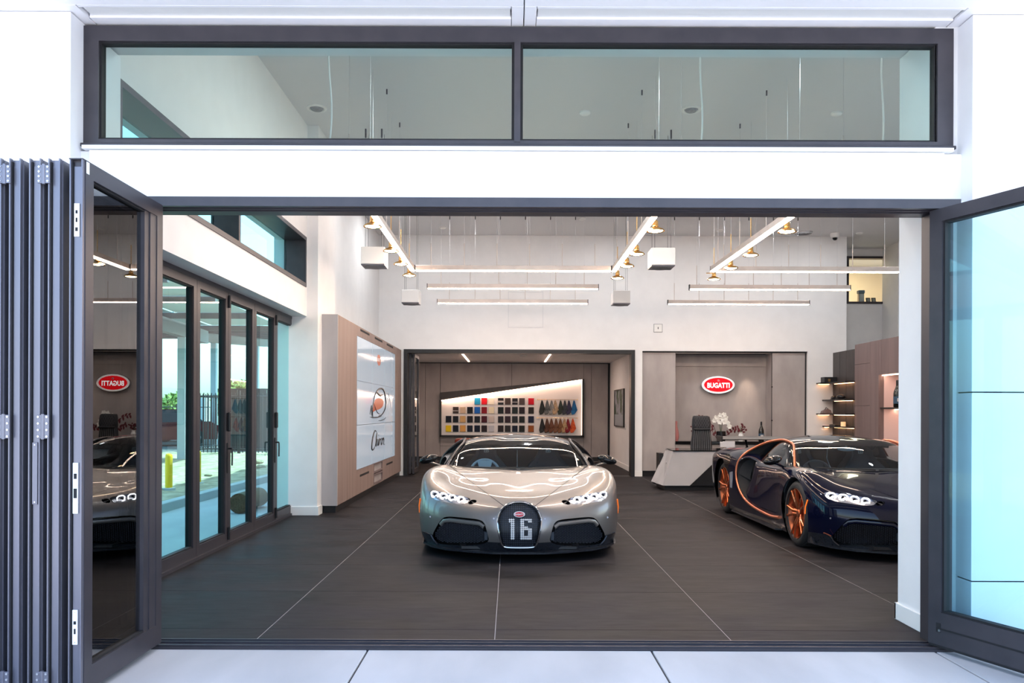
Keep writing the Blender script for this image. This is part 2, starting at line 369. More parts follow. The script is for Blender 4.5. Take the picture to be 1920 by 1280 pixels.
# ---- left glazed folding doors (closed)
def glazed_leaf(name, x, y0, y1, z0, z1, gm, handle=0, hinge=False, st=.075, rb=.10):
    """leaf in the YZ plane, inner face at x"""
    f = struct(name, frame_ring(B(), y0+.003, y1-.003, z0, z1, st, x-.075, x, axis='x', wb=rb, wt=.075), m_frame)
    obj('glazing_bead', frame_ring(B(), y0+st+.002, y1-st-.002, z0+rb-.001, z1-.074, .014, x-.062, x-.012, axis='x'), m_seal, f)
    obj('pane', bx(x-.045, x-.037, y0+st+.004, y1-st-.004, z0+rb, z1-.075), gm, f)
    if handle:
        yy = y1-.02 if handle > 0 else y0+.02
        h = obj('lever_handle', cyl(B(), (x, yy, 1.02), (x+.05, yy, 1.02), .010), m_black, f)
        obj('handle_bar', tube(B(), [(x+.05, yy, 1.02), (x+.052, yy, .95), (x+.05, yy, .84)], .009), m_black, h, smooth=True)
        obj('handle_plate', bx(x, x+.01, yy-.02, yy+.02, .76, 1.08, bev=.003), m_black, h)
        pl = obj('pull_handle', bx(x, x+.035, yy-.02, yy+.02, 1.20, 1.40, bev=.008), m_black, f)
    if hinge:
        for zz in (.06, z1-.16): obj('hinge', cyl(B(), (x+.012, y1, zz), (x+.012, y1, zz+.13), .014), m_black, f)
    return f
struct('trim_4', bx(-3.07, -2.97, 5.0, 10.90, 2.66, 2.705), m_frame, label='dark head track above the side folding doors')
struct('trim_5', bx(-3.08, -2.955, 5.0, 10.90, -.03, .03), m_frame, label='dark sill track under the side folding doors')
struct('trim_6', bx(-3.07, -2.97, 10.87, 10.96, 0, 2.70), m_frame)
ly = [5.0, 5.82, 6.65, 7.488, 8.32, 9.17, 10.0, 10.87]
for i in range(7):
    glazed_leaf('door_%d' % (i+1), -2.975, ly[i], ly[i+1], .03, 2.66, m_gteal, handle=(1 if i in (3, 5) else 0), hinge=(i in (3, 5)))
# ---- front bifold stack on the left: leaf nearest the opening shows its glass, the others their edges
m_gdark = glass('stacked_leaf_glass', (.12, .13, .13)); m_gfirst = glass('end_leaf_glass', (.40, .42, .42), ior=2.3)  # tints darkened so the glass itself carries the dimness of the folded stack
def edge_leaf(name, x0, x1, yn, yf, seed, plates=()):
    f = struct(name, frame_ring(B(), yn, yf, .02, 2.651, .075, x0, x1, axis='x', wb=.12, wt=.078), m_leaf if seed else m_frame)
    w = x1-x0
    obj('edge_profile', bx(x0+.004, x0+.010, yn-.022, yn, .02, 2.655), m_leaf, f); obj('edge_profile', bx(x1-.010, x1-.004, yn-.022, yn, .02, 2.655), m_leaf, f)
    obj('edge_channel', bx(x0+.018, x1-.018, yn-.004, yn, .02, 2.62), m_leaf, f)
    obj('edge_seal', bx(x0+.010, x0+.016, yn-.010, yn, .02, 2.64), m_seal, f); obj('edge_seal', bx(x1-.016, x1-.010, yn-.010, yn, .02, 2.64), m_seal, f)
    obj('glazing_bead', frame_ring(B(), yn+.077, yf-.077, .139, 2.575, .012, x0+.015, x1-.012, axis='x'), m_seal, f)
    obj('pane', bx((x0+x1)/2-.004, (x0+x1)/2+.004, yn+.078, yf-.078, .14, 2.574), m_gdark if seed else m_gfirst, f)
    return f
YN = 3.900
lf = []
lx = [(-2.174, -2.102), (-2.279, -2.213), (-2.373, -2.308), (-2.471, -2.407), (-2.567, -2.502), (-2.66, -2.597)]
for i, (a, b) in enumerate(lx):
    lf.append(edge_leaf('door_%d' % (i+8), a, b, YN, 4.765, i))
# stepped stile of the leaf beside the opening
f = lf[0]
obj('stile_step', bx(-2.160, -2.112, 4.55, 4.69, .14, 2.573), m_frame, f); obj('stile_step', bx(-2.150, -2.106, 4.61, 4.69, .14, 2.573), m_frame, f)
obj('end_cap', bx(-2.172, -2.104, YN-.024, 4.765, 2.651, 2.656), m_frame, f)
obj('shoot_bolt_cover', bx(-2.103, -2.0995, YN+.006, YN+.030, 2.590, 2.648), m_plate, f, label='small white plate at the top corner')
def lockplate(par, xc, z0, z1, m, slots, w=.026):
    p = obj('lock_plate', bx(xc-w/2, xc+w/2, YN-.012, YN-.004, z0, z1, bev=.001), m, par)
    for (za, zb, ww) in slots: obj('lock_slot', bx(xc-ww, xc+ww, YN-.0135, YN-.011, za, zb), m_seal, p)
    for zz in (z0+.012, z1-.012): obj('screw', cyl(B(), (xc, YN-.014, zz), (xc, YN-.011, zz), .0035, n=10), m_steel, p)
lockplate(f, -2.140, PZ(447, YN), PZ(385, YN), m_plate, [(PZ(420, YN), PZ(412, YN), .004), (PZ(437, YN), PZ(430, YN), .006), (PZ(404, YN), PZ(398, YN), .005)])
lockplate(f, -2.142, PZ(965, YN), PZ(870, YN), m_plate, [(PZ(936, YN), PZ(918, YN), .008), (PZ(900, YN), PZ(890, YN), .007)])
lockplate(f, -2.142, PZ(1210, YN), PZ(1145, YN), m_plate, [(PZ(1172, YN), PZ(1166, YN), .006), (PZ(1190, YN), PZ(1180, YN), .004)])
lockplate(lf[2], -2.342, PZ(948, YN), PZ(832, YN), m_leaf, [])
for a, b in ((1, 2), (3, 4)):
    for py0, py1 in ((314, 351), (779, 826), (1257, 1300)):
        xc = (lx[a][0]+lx[b][1])/2; z1, z0 = PZ(py0, YN), PZ(py1, YN)
        h = obj('hinge', cyl(B(), (xc, YN-.028, z0), (xc, YN-.028, z1), .0085, n=12), m_leaf, lf[a], smooth=True)
        for s in (-1, 1):
            obj('hinge_wing', bx(xc+s*.006, xc+s*.030, YN-.030, YN-.024, z0+.004, z1-.004, bev=.001), m_leaf, h)
            for k in range(4):
                zz = z0+.014+(z1-z0-.028)*k/3; obj('hinge_screw', cyl(B(), (xc+s*.021, YN-.034, zz), (xc+s*.021, YN-.029, zz), .0055, n=10), m_steel, h)
# dark infill between pairs (folded glass gaskets)
# ---- right leaf swung outwards
P0 = Vector((2.556, 4.82, 0)); dv = Vector((.386, -.923, 0)).normalized(); ang = math.atan2(dv.y, dv.x); L = .885
Tm = Matrix.Translation(P0) @ Matrix.Rotation(ang, 4, 'Z')      # local x along leaf, y across (+ = towards the pillar side)
def rl(bm): bmesh.ops.transform(bm, matrix=Tm, verts=bm.verts); return bm
f = struct('door_14', rl(frame_ring(B(), 0, L, .02, 2.651, .085, 0, .075, wb=.20, wt=.078)), m_frame)
obj('glazing_bead', rl(frame_ring(B(), .083, L-.083, .218, 2.575, .014, .012, .060)), m_seal, f)
obj('pane', rl(bx(.085, L-.085, .032, .040, .22, 2.574)), m_gright, f)
obj('rail_groove', rl(bx(.06, L-.02, -.003, .004, .118, .128)), m_seal, f); obj('lock_pocket', rl(bx(.055, .085, -.002, .003, .10, .155)), m_seal, f)
obj('drop_bolt', rl(bx(.072, .085, -.006, .002, .105, .118)), m_steel, f)
obj('bottom_seal', rl(bx(.01, L-.01, -.004, .078, .010, .022)), m_seal, f)
# jamb post at right of opening
struct('trim_7', bx(2.60, 2.672, 4.77, 5.0, 0, 2.66), m_frame, label='dark jamb post at the right of the wide opening')
struct('trim_8', bx(-2.70, -2.665, 4.86, 5.0, 0, 2.66), m_frame)
struct('wall_jamb_left', bx(-3.2, -2.70, 4.975, YB, 0, 3.06), m_wint)
# ---- room lighting that the showroom has: daylight plus warm strips and lamps (fixtures below)
# ================================================================ cars
def nspl(P, t, tq):
    """natural cubic spline through P (n, ...) at knots t, sampled at tq"""
    n = len(t); h = np.diff(t); sh = P.shape[1:]; Y = P.reshape(n, -1)
    A = np.zeros((n, n)); R = np.zeros_like(Y); A[0, 0] = A[-1, -1] = 1
    for i in range(1, n-1):
        A[i, i-1] = h[i-1]; A[i, i] = 2*(h[i-1]+h[i]); A[i, i+1] = h[i]
        R[i] = 6*((Y[i+1]-Y[i])/h[i]-(Y[i]-Y[i-1])/h[i-1])
    Mm = np.linalg.solve(A, R)
    k = np.clip(np.searchsorted(t, tq, side='right')-1, 0, n-2); a = (t[k+1]-tq)[:, None]; b = (tq-t[k])[:, None]; hh = h[k][:, None]
    out = Mm[k]*a**3/(6*hh)+Mm[k+1]*b**3/(6*hh)+(Y[k]/hh-Mm[k]*hh/6)*a+(Y[k+1]/hh-Mm[k+1]*hh/6)*b
    return out.reshape((len(tq),)+sh)
MIR = np.array([-1., 1., 1.])
def patch(P, nu, nv, rear=True):
    """P (columns, rows, 3) half-body net, x=0 at first column, last row (and last column) -> (N,5) vertices x y z u v, quads"""
    P = np.array(P, float); nc, nr = P.shape[:2]
    L = [P[2]*MIR, P[1]*MIR]+list(P)+([P[-2]*MIR, P[-3]*MIR] if rear else []); Q = np.array(L)
    Q = np.concatenate([Q, Q[:, -2:-1]*MIR, Q[:, -3:-2]*MIR], axis=1)
    ku = np.r_[0, np.cumsum(np.mean(np.linalg.norm(np.diff(Q, axis=0), axis=2), axis=1))]
    kv = np.r_[0, np.cumsum(np.mean(np.linalg.norm(np.diff(Q, axis=1), axis=2), axis=0))]
    tu = np.linspace(ku[2], ku[2+nc-1], nu); tv = np.linspace(kv[0], kv[nr-1], nv)
    G = nspl(Q, ku, tu); G = np.swapaxes(nspl(np.swapaxes(G, 0, 1), kv, tv), 0, 1)
    uu = np.interp(tu, ku, np.arange(len(ku))-2.0); vv = np.interp(tv, kv, np.arange(len(kv)))
    V = np.zeros((nu, nv, 5)); V[..., :3] = G; V[..., 3] = uu[:, None]; V[..., 4] = vv[None, :]
    V[:, -1, 0] = 0; V[0, :, 0] = 0
    if rear: V[-1, :, 0] = 0
    I = np.arange(nu*nv).reshape(nu, nv)
    Fq = np.stack([I[:-1, :-1], I[1:, :-1], I[1:, 1:], I[:-1, 1:]], -1).reshape(-1, 4)
    return V.reshape(-1, 5), [tuple(f) for f in Fq]
def split(V, Fs, phi):
    """cut faces along phi=0: V', faces with phi>0, faces with phi<0"""
    V = list(map(tuple, V)); phi = list(phi); pos, neg, new = [], [], {}
    def cut(a, b):
        k = (a, b) if a < b else (b, a)
        if k not in new:
            t = phi[k[0]]/(phi[k[0]]-phi[k[1]]); p, q = V[k[0]], V[k[1]]
            V.append(tuple(p[i]+(q[i]-p[i])*t for i in range(len(p)))); phi.append(0.0); new[k] = len(V)-1
        return new[k]
    for f in Fs:
        s = [phi[i] for i in f]
        if min(s) >= 0: pos.append(f); continue
        if max(s) <= 0: neg.append(f); continue
        a, b = [], []
        for i in range(len(f)):
            p, q = f[i], f[(i+1) % len(f)]
            if phi[p] >= 0: a.append(p)
            if phi[p] <= 0: b.append(p)
            if phi[p]*phi[q] < 0: c = cut(p, q); a.append(c); b.append(c)
        if len(a) > 2: pos.append(tuple(a))
        if len(b) > 2: neg.append(tuple(b))
    return np.array(V), pos, neg
def sdpoly(X, Y, poly):
    """signed distance to a closed polygon, negative inside"""
    P = np.array(poly, float); d = np.full(X.shape, 1e9); ins = np.zeros(X.shape, bool)
    for i in range(len(P)):
        a, b = P[i], P[(i+1) % len(P)]; e = b-a; w = np.stack([X-a[0], Y-a[1]], -1)
        t = np.clip((w@e)/max(e@e, 1e-12), 0, 1); d = np.minimum(d, np.linalg.norm(w-t[:, None]*e, axis=1))
        c = ((a[1] > Y) != (b[1] > Y)); 
        with np.errstate(divide='ignore', invalid='ignore'):
            xx = (b[0]-a[0])*(Y-a[1])/(b[1]-a[1])+a[0]
        ins ^= c & (X < xx)
    return np.where(ins, -d, d)
def roundp(poly, k=3):
    """corner-cutting smoothing of a closed polygon"""
    P = np.array(poly, float)
    for _ in range(k):
        N = np.roll(P, -1, 0); P = np.stack([P*.75+N*.25, P*.25+N*.75], 1).reshape(-1, 2)
    return P
def halves(V, Fs, mirror=True):
    """keep the faces' vertices, mirror to the other side -> bmesh"""
    bm = B(); used = sorted({i for f in Fs for i in f}); 
    for s in ((1, -1) if mirror else (1,)):
        vs = {i: bm.verts.new((V[i][0]*s, V[i][1], V[i][2])) for i in used}
        for f in Fs:
            g = [vs[i] for i in f]
            if s < 0: g = g[::-1]
            if len(set(g)) > 2:
                try: bm.faces.new(g)
                except ValueError: pass
    if mirror: bmesh.ops.remove_doubles(bm, verts=[v for v in bm.verts if abs(v.co.x) < .004], dist=.0008)
    return bm
def recess(V, Fs, vec, shrink=0.0):
    """faces moved by vec plus walls down from their rim"""
    V2 = np.array(V); n0 = len(V2); used = sorted({i for f in Fs for i in f}); mp = {i: n0+k for k, i in enumerate(used)}
    add = V2[used].copy(); add[:, :3] += np.array(vec); V3 = np.vstack([V2, add])
    cnt = {}
    for f in Fs:
        for i in range(len(f)):
            e = (f[i], f[(i+1) % len(f)]); cnt[e] = cnt.get(e, 0)+1
    walls = [(a, b, mp[b], mp[a]) for (a, b) in cnt if (b, a) not in cnt and not (abs(V2[a][0]) < 1e-5 and abs(V2[b][0]) < 1e-5)]
    return V3, [tuple(mp[i] for i in f) for f in Fs], walls
D0 = 7.43                                   # distance of the nose tip from the reference eye, for reading outlines off the photograph
def UV(V): D = V[:, 1]+D0; return V[:, 0]*F/D, CY+(H0-V[:, 2])*F/D

BODY = [  # columns around the half perimeter: rows sill -> spine
 [(0,.06,.10),(0,.0,.2),(0,-.015,.33),(0,.03,.47),(0,.09,.555),(0,.24,.60),(0,.42,.635),(0,.60,.668),(0,.76,.695)],
 [(.21,.08,.10),(.21,.02,.2),(.21,.005,.33),(.21,.05,.46),(.21,.13,.55),(.19,.28,.60),(.15,.47,.64),(.08,.66,.678),(0,.84,.708)],
 [(.45,.15,.10),(.45,.12,.2),(.45,.10,.34),(.45,.13,.47),(.45,.25,.578),(.40,.40,.628),(.30,.58,.662),(.16,.76,.695),(0,.93,.722)],
 [(.70,.27,.10),(.71,.25,.2),(.71,.23,.34),(.70,.25,.49),(.69,.37,.618),(.61,.52,.672),(.46,.69,.690),(.25,.85,.712),(0,1.01,.735)],
 [(.90,.46,.10),(.92,.44,.2),(.93,.42,.35),(.92,.43,.51),(.885,.54,.665),(.76,.66,.722),(.57,.80,.722),(.30,.94,.730),(0,1.08,.746)],
 [(.975,.68,.10),(1.0,.66,.2),(1.02,.65,.37),(1.01,.66,.55),(.965,.74,.735),(.83,.82,.785),(.61,.92,.752),(.32,1.04,.748),(0,1.14,.755)],
 [(.99,.99,.1),(1.01,.98,.2),(1.045,.97,.40),(1.035,.97,.60),(.98,1.0,.775),(.85,1.02,.822),(.63,1.09,.778),(.33,1.15,.765),(0,1.21,.765)],
 [(.965,1.5,.10),(.98,1.5,.2),(.995,1.5,.4),(.985,1.5,.60),(.95,1.5,.755),(.86,1.5,.812),(.64,1.48,.80),(.33,1.46,.79),(0,1.45,.785)],
 [(.965,2.0,.10),(.98,2.0,.2),(.975,2.0,.4),(.955,2.0,.58),(.93,2.0,.72),(.87,2.0,.785),(.65,2.0,.80),(.33,2.0,.80),(0,2.0,.80)],
 [(.985,2.55,.10),(1.0,2.55,.2),(.985,2.55,.4),(.955,2.55,.60),(.93,2.55,.74),(.86,2.55,.81),(.64,2.55,.82),(.33,2.55,.82),(0,2.55,.82)],
 [(1.0,3.1,.10),(1.02,3.1,.2),(1.03,3.1,.4),(1.02,3.1,.60),(1.0,3.1,.80),(.87,3.1,.90),(.65,3.1,.90),(.33,3.1,.90),(0,3.1,.90)],
 [(1.01,3.72,.10),(1.03,3.72,.2),(1.05,3.72,.4),(1.045,3.72,.62),(1.02,3.72,.82),(.86,3.72,.915),(.62,3.72,.92),(.32,3.72,.93),(0,3.72,.93)],
 [(.98,4.2,.12),(1.0,4.2,.22),(1.03,4.2,.42),(1.03,4.2,.64),(1.0,4.2,.82),(.84,4.2,.89),(.60,4.2,.90),(.3,4.2,.905),(0,4.2,.91)],
 [(.86,4.48,.16),(.89,4.5,.26),(.92,4.53,.44),(.93,4.55,.64),(.90,4.54,.79),(.78,4.46,.85),(.56,4.40,.868),(.28,4.36,.88),(0,4.34,.885)],
 [(.50,4.50,.18),(.50,4.53,.28),(.50,4.58,.46),(.50,4.62,.64),(.50,4.61,.77),(.45,4.56,.82),(.34,4.52,.84),(.17,4.48,.856),(0,4.46,.866)],
 [(0,4.52,.18),(0,4.55,.28),(0,4.60,.46),(0,4.64,.64),(0,4.64,.77),(0,4.62,.80),(0,4.59,.82),(0,4.57,.835),(0,4.55,.848)]]
ROOF = [
 [(0,1.24,.74),(0,1.46,.85),(0,1.70,.955),(0,1.93,1.038),(0,2.14,1.092),(0,2.32,1.118)],
 [(.32,1.28,.745),(.31,1.49,.85),(.29,1.72,.953),(.27,1.95,1.036),(.16,2.16,1.092),(0,2.38,1.124)],
 [(.60,1.36,.755),(.575,1.54,.855),(.545,1.76,.955),(.505,1.99,1.038),(.28,2.2,1.10),(0,2.44,1.130)],
 [(.80,1.48,.765),(.755,1.64,.865),(.69,1.84,.962),(.61,2.05,1.040),(.34,2.29,1.108),(0,2.5,1.134)],
 [(.86,1.80,.77),(.80,1.85,.87),(.73,1.98,.967),(.64,2.17,1.052),(.35,2.38,1.114),(0,2.56,1.136)],
 [(.88,2.2,.78),(.82,2.2,.88),(.74,2.25,.975),(.64,2.35,1.060),(.35,2.5,1.118),(0,2.66,1.136)],
 [(.86,2.62,.80),(.79,2.6,.90),(.71,2.61,.985),(.61,2.63,1.055),(.34,2.71,1.112),(0,2.8,1.130)],
 [(.80,3.02,.84),(.72,3.0,.92),(.63,3.0,.985),(.54,3.0,1.035),(.31,3.02,1.09),(0,3.04,1.110)],
 [(.64,3.5,.87),(.56,3.5,.93),(.48,3.5,.975),(.40,3.5,1.005),(.22,3.5,1.035),(0,3.5,1.05)],
 [(.42,4.0,.88),(.36,4.0,.92),(.3,4.0,.945),(.24,4.0,.96),(.13,4.0,.975),(0,4.0,.985)],
 [(.2,4.4,.86),(.16,4.4,.88),(.13,4.4,.895),(.1,4.4,.905),(.05,4.4,.91),(0,4.4,.915)]]
# outlines read off the front view (pixels sideways from the centre line, pixel row)
HORSE = [(0,940),(10,940.6),(19,943.5),(29.6,949.5),(37,958.7),(41,969),(41.6,979),(39.5,995),(35.5,1012.5),(32,1022.5),(26,1026.5),(0,1027)]
HORSE = HORSE+[(-x, y) for x, y in HORSE[::-1][1:-1]]
INTAKE = [(55,1019),(60.5,997),(65,980),(74,973.6),(100,971),(130,968.2),(141,969.5),(148.5,977),(156,990),(163,1004),(153,1021),(100,1023)]
LAMP = [(166.5,921.5),(163,919.6),(130,925.5),(96,932.5),(89,936),(101,945.5),(116,945.2),(140,941),(160,937),(167,929)]
INLET = [(89.5,936),(79,937.3),(80,941.5),(88,945.5),(99,945.4)]
CLINE = [(.80,1.53,.80),(.75,1.68,.905),(.69,1.86,1.0),(.63,2.05,1.052),(.625,2.28,1.077),(.655,2.5,1.072),(.74,2.70,1.035),(.83,2.87,.965),(.94,3.00,.87),(1.015,3.06,.74),(1.035,3.06,.60),(1.03,3.00,.48),(1.025,2.86,.37),(1.02,2.64,.29),(1.01,2.35,.245),(1.0,2.0,.22),(.995,1.7,.215),(.995,1.48,.235)]
def spl3(P, n):
    P = np.array(P, float); t = np.r_[0, np.cumsum(np.linalg.norm(np.diff(P, axis=0), axis=1))]
    return [Vector(p) for p in nspl(P, t, np.linspace(0, t[-1], n))]
def near_y(V, lim): return V[:, 1] < lim
def fld(V, poly, sm=2, ymax=1.0):
    U, W_ = UV(V); d = sdpoly(U, W_, roundp(poly, sm)); return np.where(V[:, 1] < ymax, d, 50.0)

_arc = []
def arc_points():
    """the side arc laid onto the outer skin"""
    if _arc: return _arc
    A = np.array([list(p) for p in spl3(CLINE, 80)]); S = np.vstack([patch(BODY, 330, 150)[0][:, :3], patch(ROOF, 150, 80, rear=False)[0][:, :3]])
    S = S[(S[:, 1] > 1.3) & (S[:, 1] < 3.4) & (S[:, 0] > .4)]
    for k, p in enumerate(A):
        # outermost skin point near the drawn line in side view
        d = np.hypot(S[:, 1]-p[1], S[:, 2]-p[2]); c = S[d < .02]
        if p[1] < 2.0 and p[2] > .6: continue
        if p[2] > .90: c = c[c[:, 0] < p[0]+.06]
        if len(c): p[0] = max(p[0], c[:, 0].max()+.004)
    for _ in range(6): A[1:-1] = A[1:-1]*.5+(A[:-2]+A[2:])*.25
    _arc.extend(A.tolist()); return _arc
_skin = []
def skin_patch(poly, s, off):
    """thin raised panel following the body side; poly in (y, z)"""
    if not _skin:
        V = patch(BODY, 260, 120)[0][:, :3]; _skin.append(V[(V[:, 1] > 1.3) & (V[:, 1] < 4.4) & (V[:, 0] > .6)])
    S = _skin[0]
    def X(y, z):
        d = (S[:, 1]-y)**2+(S[:, 2]-z)**2; k = np.argpartition(d, 4)[:4]; return float(S[k, 0].mean())
    P = np.array(poly, float); c = P.mean(0); bm = B(); rings = []
    for t in (1.0, 1.0, .8, .6, .4, .2):
        o = off if rings else -.01
        rings.append([bm.verts.new((s*(X(y, z)+o), y, z)) for y, z in c+(P-c)*t])
    n = len(P)
    for a, b in zip(rings[:-1], rings[1:]):
        for k in range(n): bm.faces.new([a[k], a[(k+1) % n], b[(k+1) % n], b[k]])
    bm.faces.new(rings[-1]); bmesh.ops.recalc_face_normals(bm, faces=bm.faces); return bm
_car = {}
def car_shells():
    if _car: return _car
    V, Fs = patch(BODY, 330, 150)
    # wheel arches, rear light band, cabin opening
    for (yc, zc, r) in ((.97, .345, .385), (3.75, .36, .41)):
        V, Fs, _ = split(V, Fs, np.where(V[:, 0] > .55, np.hypot(V[:, 1]-yc, V[:, 2]-zc)-r, 9))
    cab = [(.0, 1.30), (.32, 1.33), (.6, 1.41), (.78, 1.54), (.835, 1.85), (.85, 2.2), (.80, 2.6), (.55, 2.85), (0, 2.9), (-.5, 2.9), (-.5, 1.3)]
    V, Fs, _ = split(V, Fs, np.where(V[:, 2] > .6, sdpoly(V[:, 0], V[:, 1], cab), 9))
    V, Fs, horse = split(V, Fs, fld(V, HORSE, 2))
    V, Fs, intake = split(V, Fs, fld(V, INTAKE, 2))
    V, Fs, lamp = split(V, Fs, fld(V, LAMP, 2))
    V, Fs, inlet = split(V, Fs, fld(V, INLET, 1))
    # side scoop behind the door
    sc = [(2.56, .79), (2.75, .82), (2.93, .83), (3.01, .77), (3.04, .67), (3.03, .56), (2.965, .45), (2.84, .36), (2.70, .31), (2.55, .28), (2.68, .35), (2.72, .40), (2.64, .50), (2.57, .62)]
    V, Fs, scoop = split(V, Fs, np.where(V[:, 0] > .5, sdpoly(V[:, 1], V[:, 2], roundp(sc, 1)), 9))
    # carbon lower band (front chin + sills)
    U, Wp = UV(V)
    line = np.interp(U, [0, 30, 56, 100, 161, 182, 200], [1017.5, 1017.5, 1016, 1012, 1003, 995, 993])
    zl = np.where(V[:, 1] < .62, (line-Wp)*.0054, np.interp(V[:, 1], [.62, 1.4, 3.2, 4.2, 4.3], [V[:, 2][0]+.09, .16, .16, .2, .30]*1 if False else [.19, .15, .15, .2, .30])*-1+V[:, 2])
    V, Fs, low = split(V, Fs, zl)
    # shut lines as fine gaps: bonnet, door
    def gap(V, Fs, fd, w):
        V, a, b = split(V, Fs, fd(V)-w); V, g, b = split(V, b, fd(V)+w); return V, a, b
    (x0, y0), (x1, y1) = (132, 871), (27.5, 949.5)
    def hoodf(V):
        U, Wp = UV(V); d = ((x1-x0)*(Wp-y0)-(y1-y0)*(U-x0))/math.hypot(x1-x0, y1-y0)*(V[:, 1]+D0)/F     # signed distance to the seam
        return np.where((V[:, 1] < 1.6) & (U > 15), np.clip(d, -5, 5), -5)
    V, fa, fb = gap(V, Fs, hoodf, .0030); Fs = fa+fb
    U, Wp = UV(V)
    hood = [(0, 1000), (27, 950), (132, 871), (132, 800), (0, 800), (-60, 800), (-60, 1000)]
    keep, bonnet = [], []
    hd = sdpoly(U, Wp, hood)
    for f in Fs:
        c = sum(hd[i] for i in f)/len(f); ym = sum(V[i][1] for i in f)/len(f); zm = sum(V[i][2] for i in f)/len(f)
        (bonnet if (c < 0 and ym < 1.6 and zm > .56 and ym > .08) else keep).append(f)
    door = [(1.47, .80), (1.47, .60), (1.52, .36), (1.62, .27), (2.30, .26), (2.62, .27), (2.70, .40), (2.60, .52), (2.53, .66), (2.50, .80)]
    V, keep, doorf = gap(V, keep, lambda V: np.where(V[:, 0] > .5, sdpoly(V[:, 1], V[:, 2], door), 9), .0028)
    R = _car
    R['body'] = (V, keep); R['bonnet'] = (V, bonnet); R['door'] = (V, doorf); R['low'] = (V, low)
    R['horse'] = (V, horse); R['intake'] = (V, intake); R['lamp'] = (V, lamp); R['inlet'] = (V, inlet); R['scoop'] = (V, scoop)
    # dark liner under everything
    V0, F0 = patch(BODY, 120, 50)
    Vl = V0.copy(); cx = np.array([0, 2.3, .5]); Vl[:, :3] = cx+(V0[:, :3]-cx)*np.array([.985, .992, .965])
    for (yc, zc, r) in ((.97, .345, .40), (3.75, .36, .425)):
        Vl, F0, _ = split(Vl, F0, np.where(Vl[:, 0] > .55, np.hypot(Vl[:, 1]-yc, Vl[:, 2]-zc)-r, 9))
    Vl, F0, _ = split(Vl, F0, np.where(Vl[:, 2] > .6, sdpoly(Vl[:, 0], Vl[:, 1], cab), 9))
    for pl in (HORSE, INTAKE, LAMP, INLET): Vl, F0, _ = split(Vl, F0, fld(Vl, pl, 2))
    Vl, F0, _ = split(Vl, F0, np.where(Vl[:, 0] > .5, sdpoly(Vl[:, 1], Vl[:, 2], roundp(sc, 1)), 9))
    R['liner'] = (Vl, F0)
    # greenhouse
    G, GF = patch(ROOF, 150, 80, rear=False)
    u, v = G[:, 3], G[:, 4]
    def rr(u, v, u0, u1, v0, v1, r, su=1.0):
        a = np.abs(u-(u0+u1)/2)*su-(u1-u0)/2*su+r; b = np.abs(v-(v0+v1)/2)-(v1-v0)/2+r
        return np.hypot(np.maximum(a, 0), np.maximum(b, 0))+np.minimum(np.maximum(a, b), 0)-r
    G, GF, ws = split(G, GF, rr(G[:, 3], G[:, 4], -3, 2.74, .15, 2.86, .28))
    G, GF, sw = split(G, GF, rr(G[:, 3], G[:, 4], 3.22, 6.3, .15, 2.6, .4))
    R['roof'] = (G, GF); R['screen'] = (G, ws); R['side_glass'] = (G, sw)
    return R

def xform(bm, cx, cy, rz=0):
    bmesh.ops.transform(bm, matrix=Matrix.Translation((cx, cy, 0)) @ Matrix.Rotation(rz, 4, 'Z'), verts=bm.verts); return bm
m_barrel = M('copper_barrel', (.30, .085, .035), .35, .8)
m_paper_ = M('pale_inlet', (.35, .36, .42), .3, .5)
m_tyre = noisy('tyre_rubber', (.012, .012, .013), (.02, .02, .021), 30, (.6, .8))
m_cglass = glass('car_glass', (.50, .60, .66), ior=1.35)
m_cin = M('car_interior_black', (.012, .014, .018), .7)
m_wing = M('wing_carbon_satin', (.012, .012, .014), .45)
m_seat = M('blue_grey_leather', (.13, .18, .23), .55)
m_seatd = M('dark_seat_leather', (.035, .045, .06), .55)
m_pale = M('pale_trim', (.35, .48, .56), .4)
m_lamp = emis('headlamp_led', (.92, .96, 1), 4.5)
m_lens = M('headlamp_housing', (.5, .5, .54), .18, .9)
m_chrome = M('chrome', (.8, .8, .82), .08, 1)
m_red = M('enamel_red', (.62, .012, .03), .25, coat=.5)
m_ring = M('white_enamel', (.85, .83, .82), .3)
m_carbon = noisy('gloss_carbon', (.008, .009, .012), (.018, .020, .026), 60, (.25, .32), coat=.3, spec=.3)
m_amber = M('amber_marker', (.9, .16, .02), .25, emit=(1, .2, .02), es=.3)

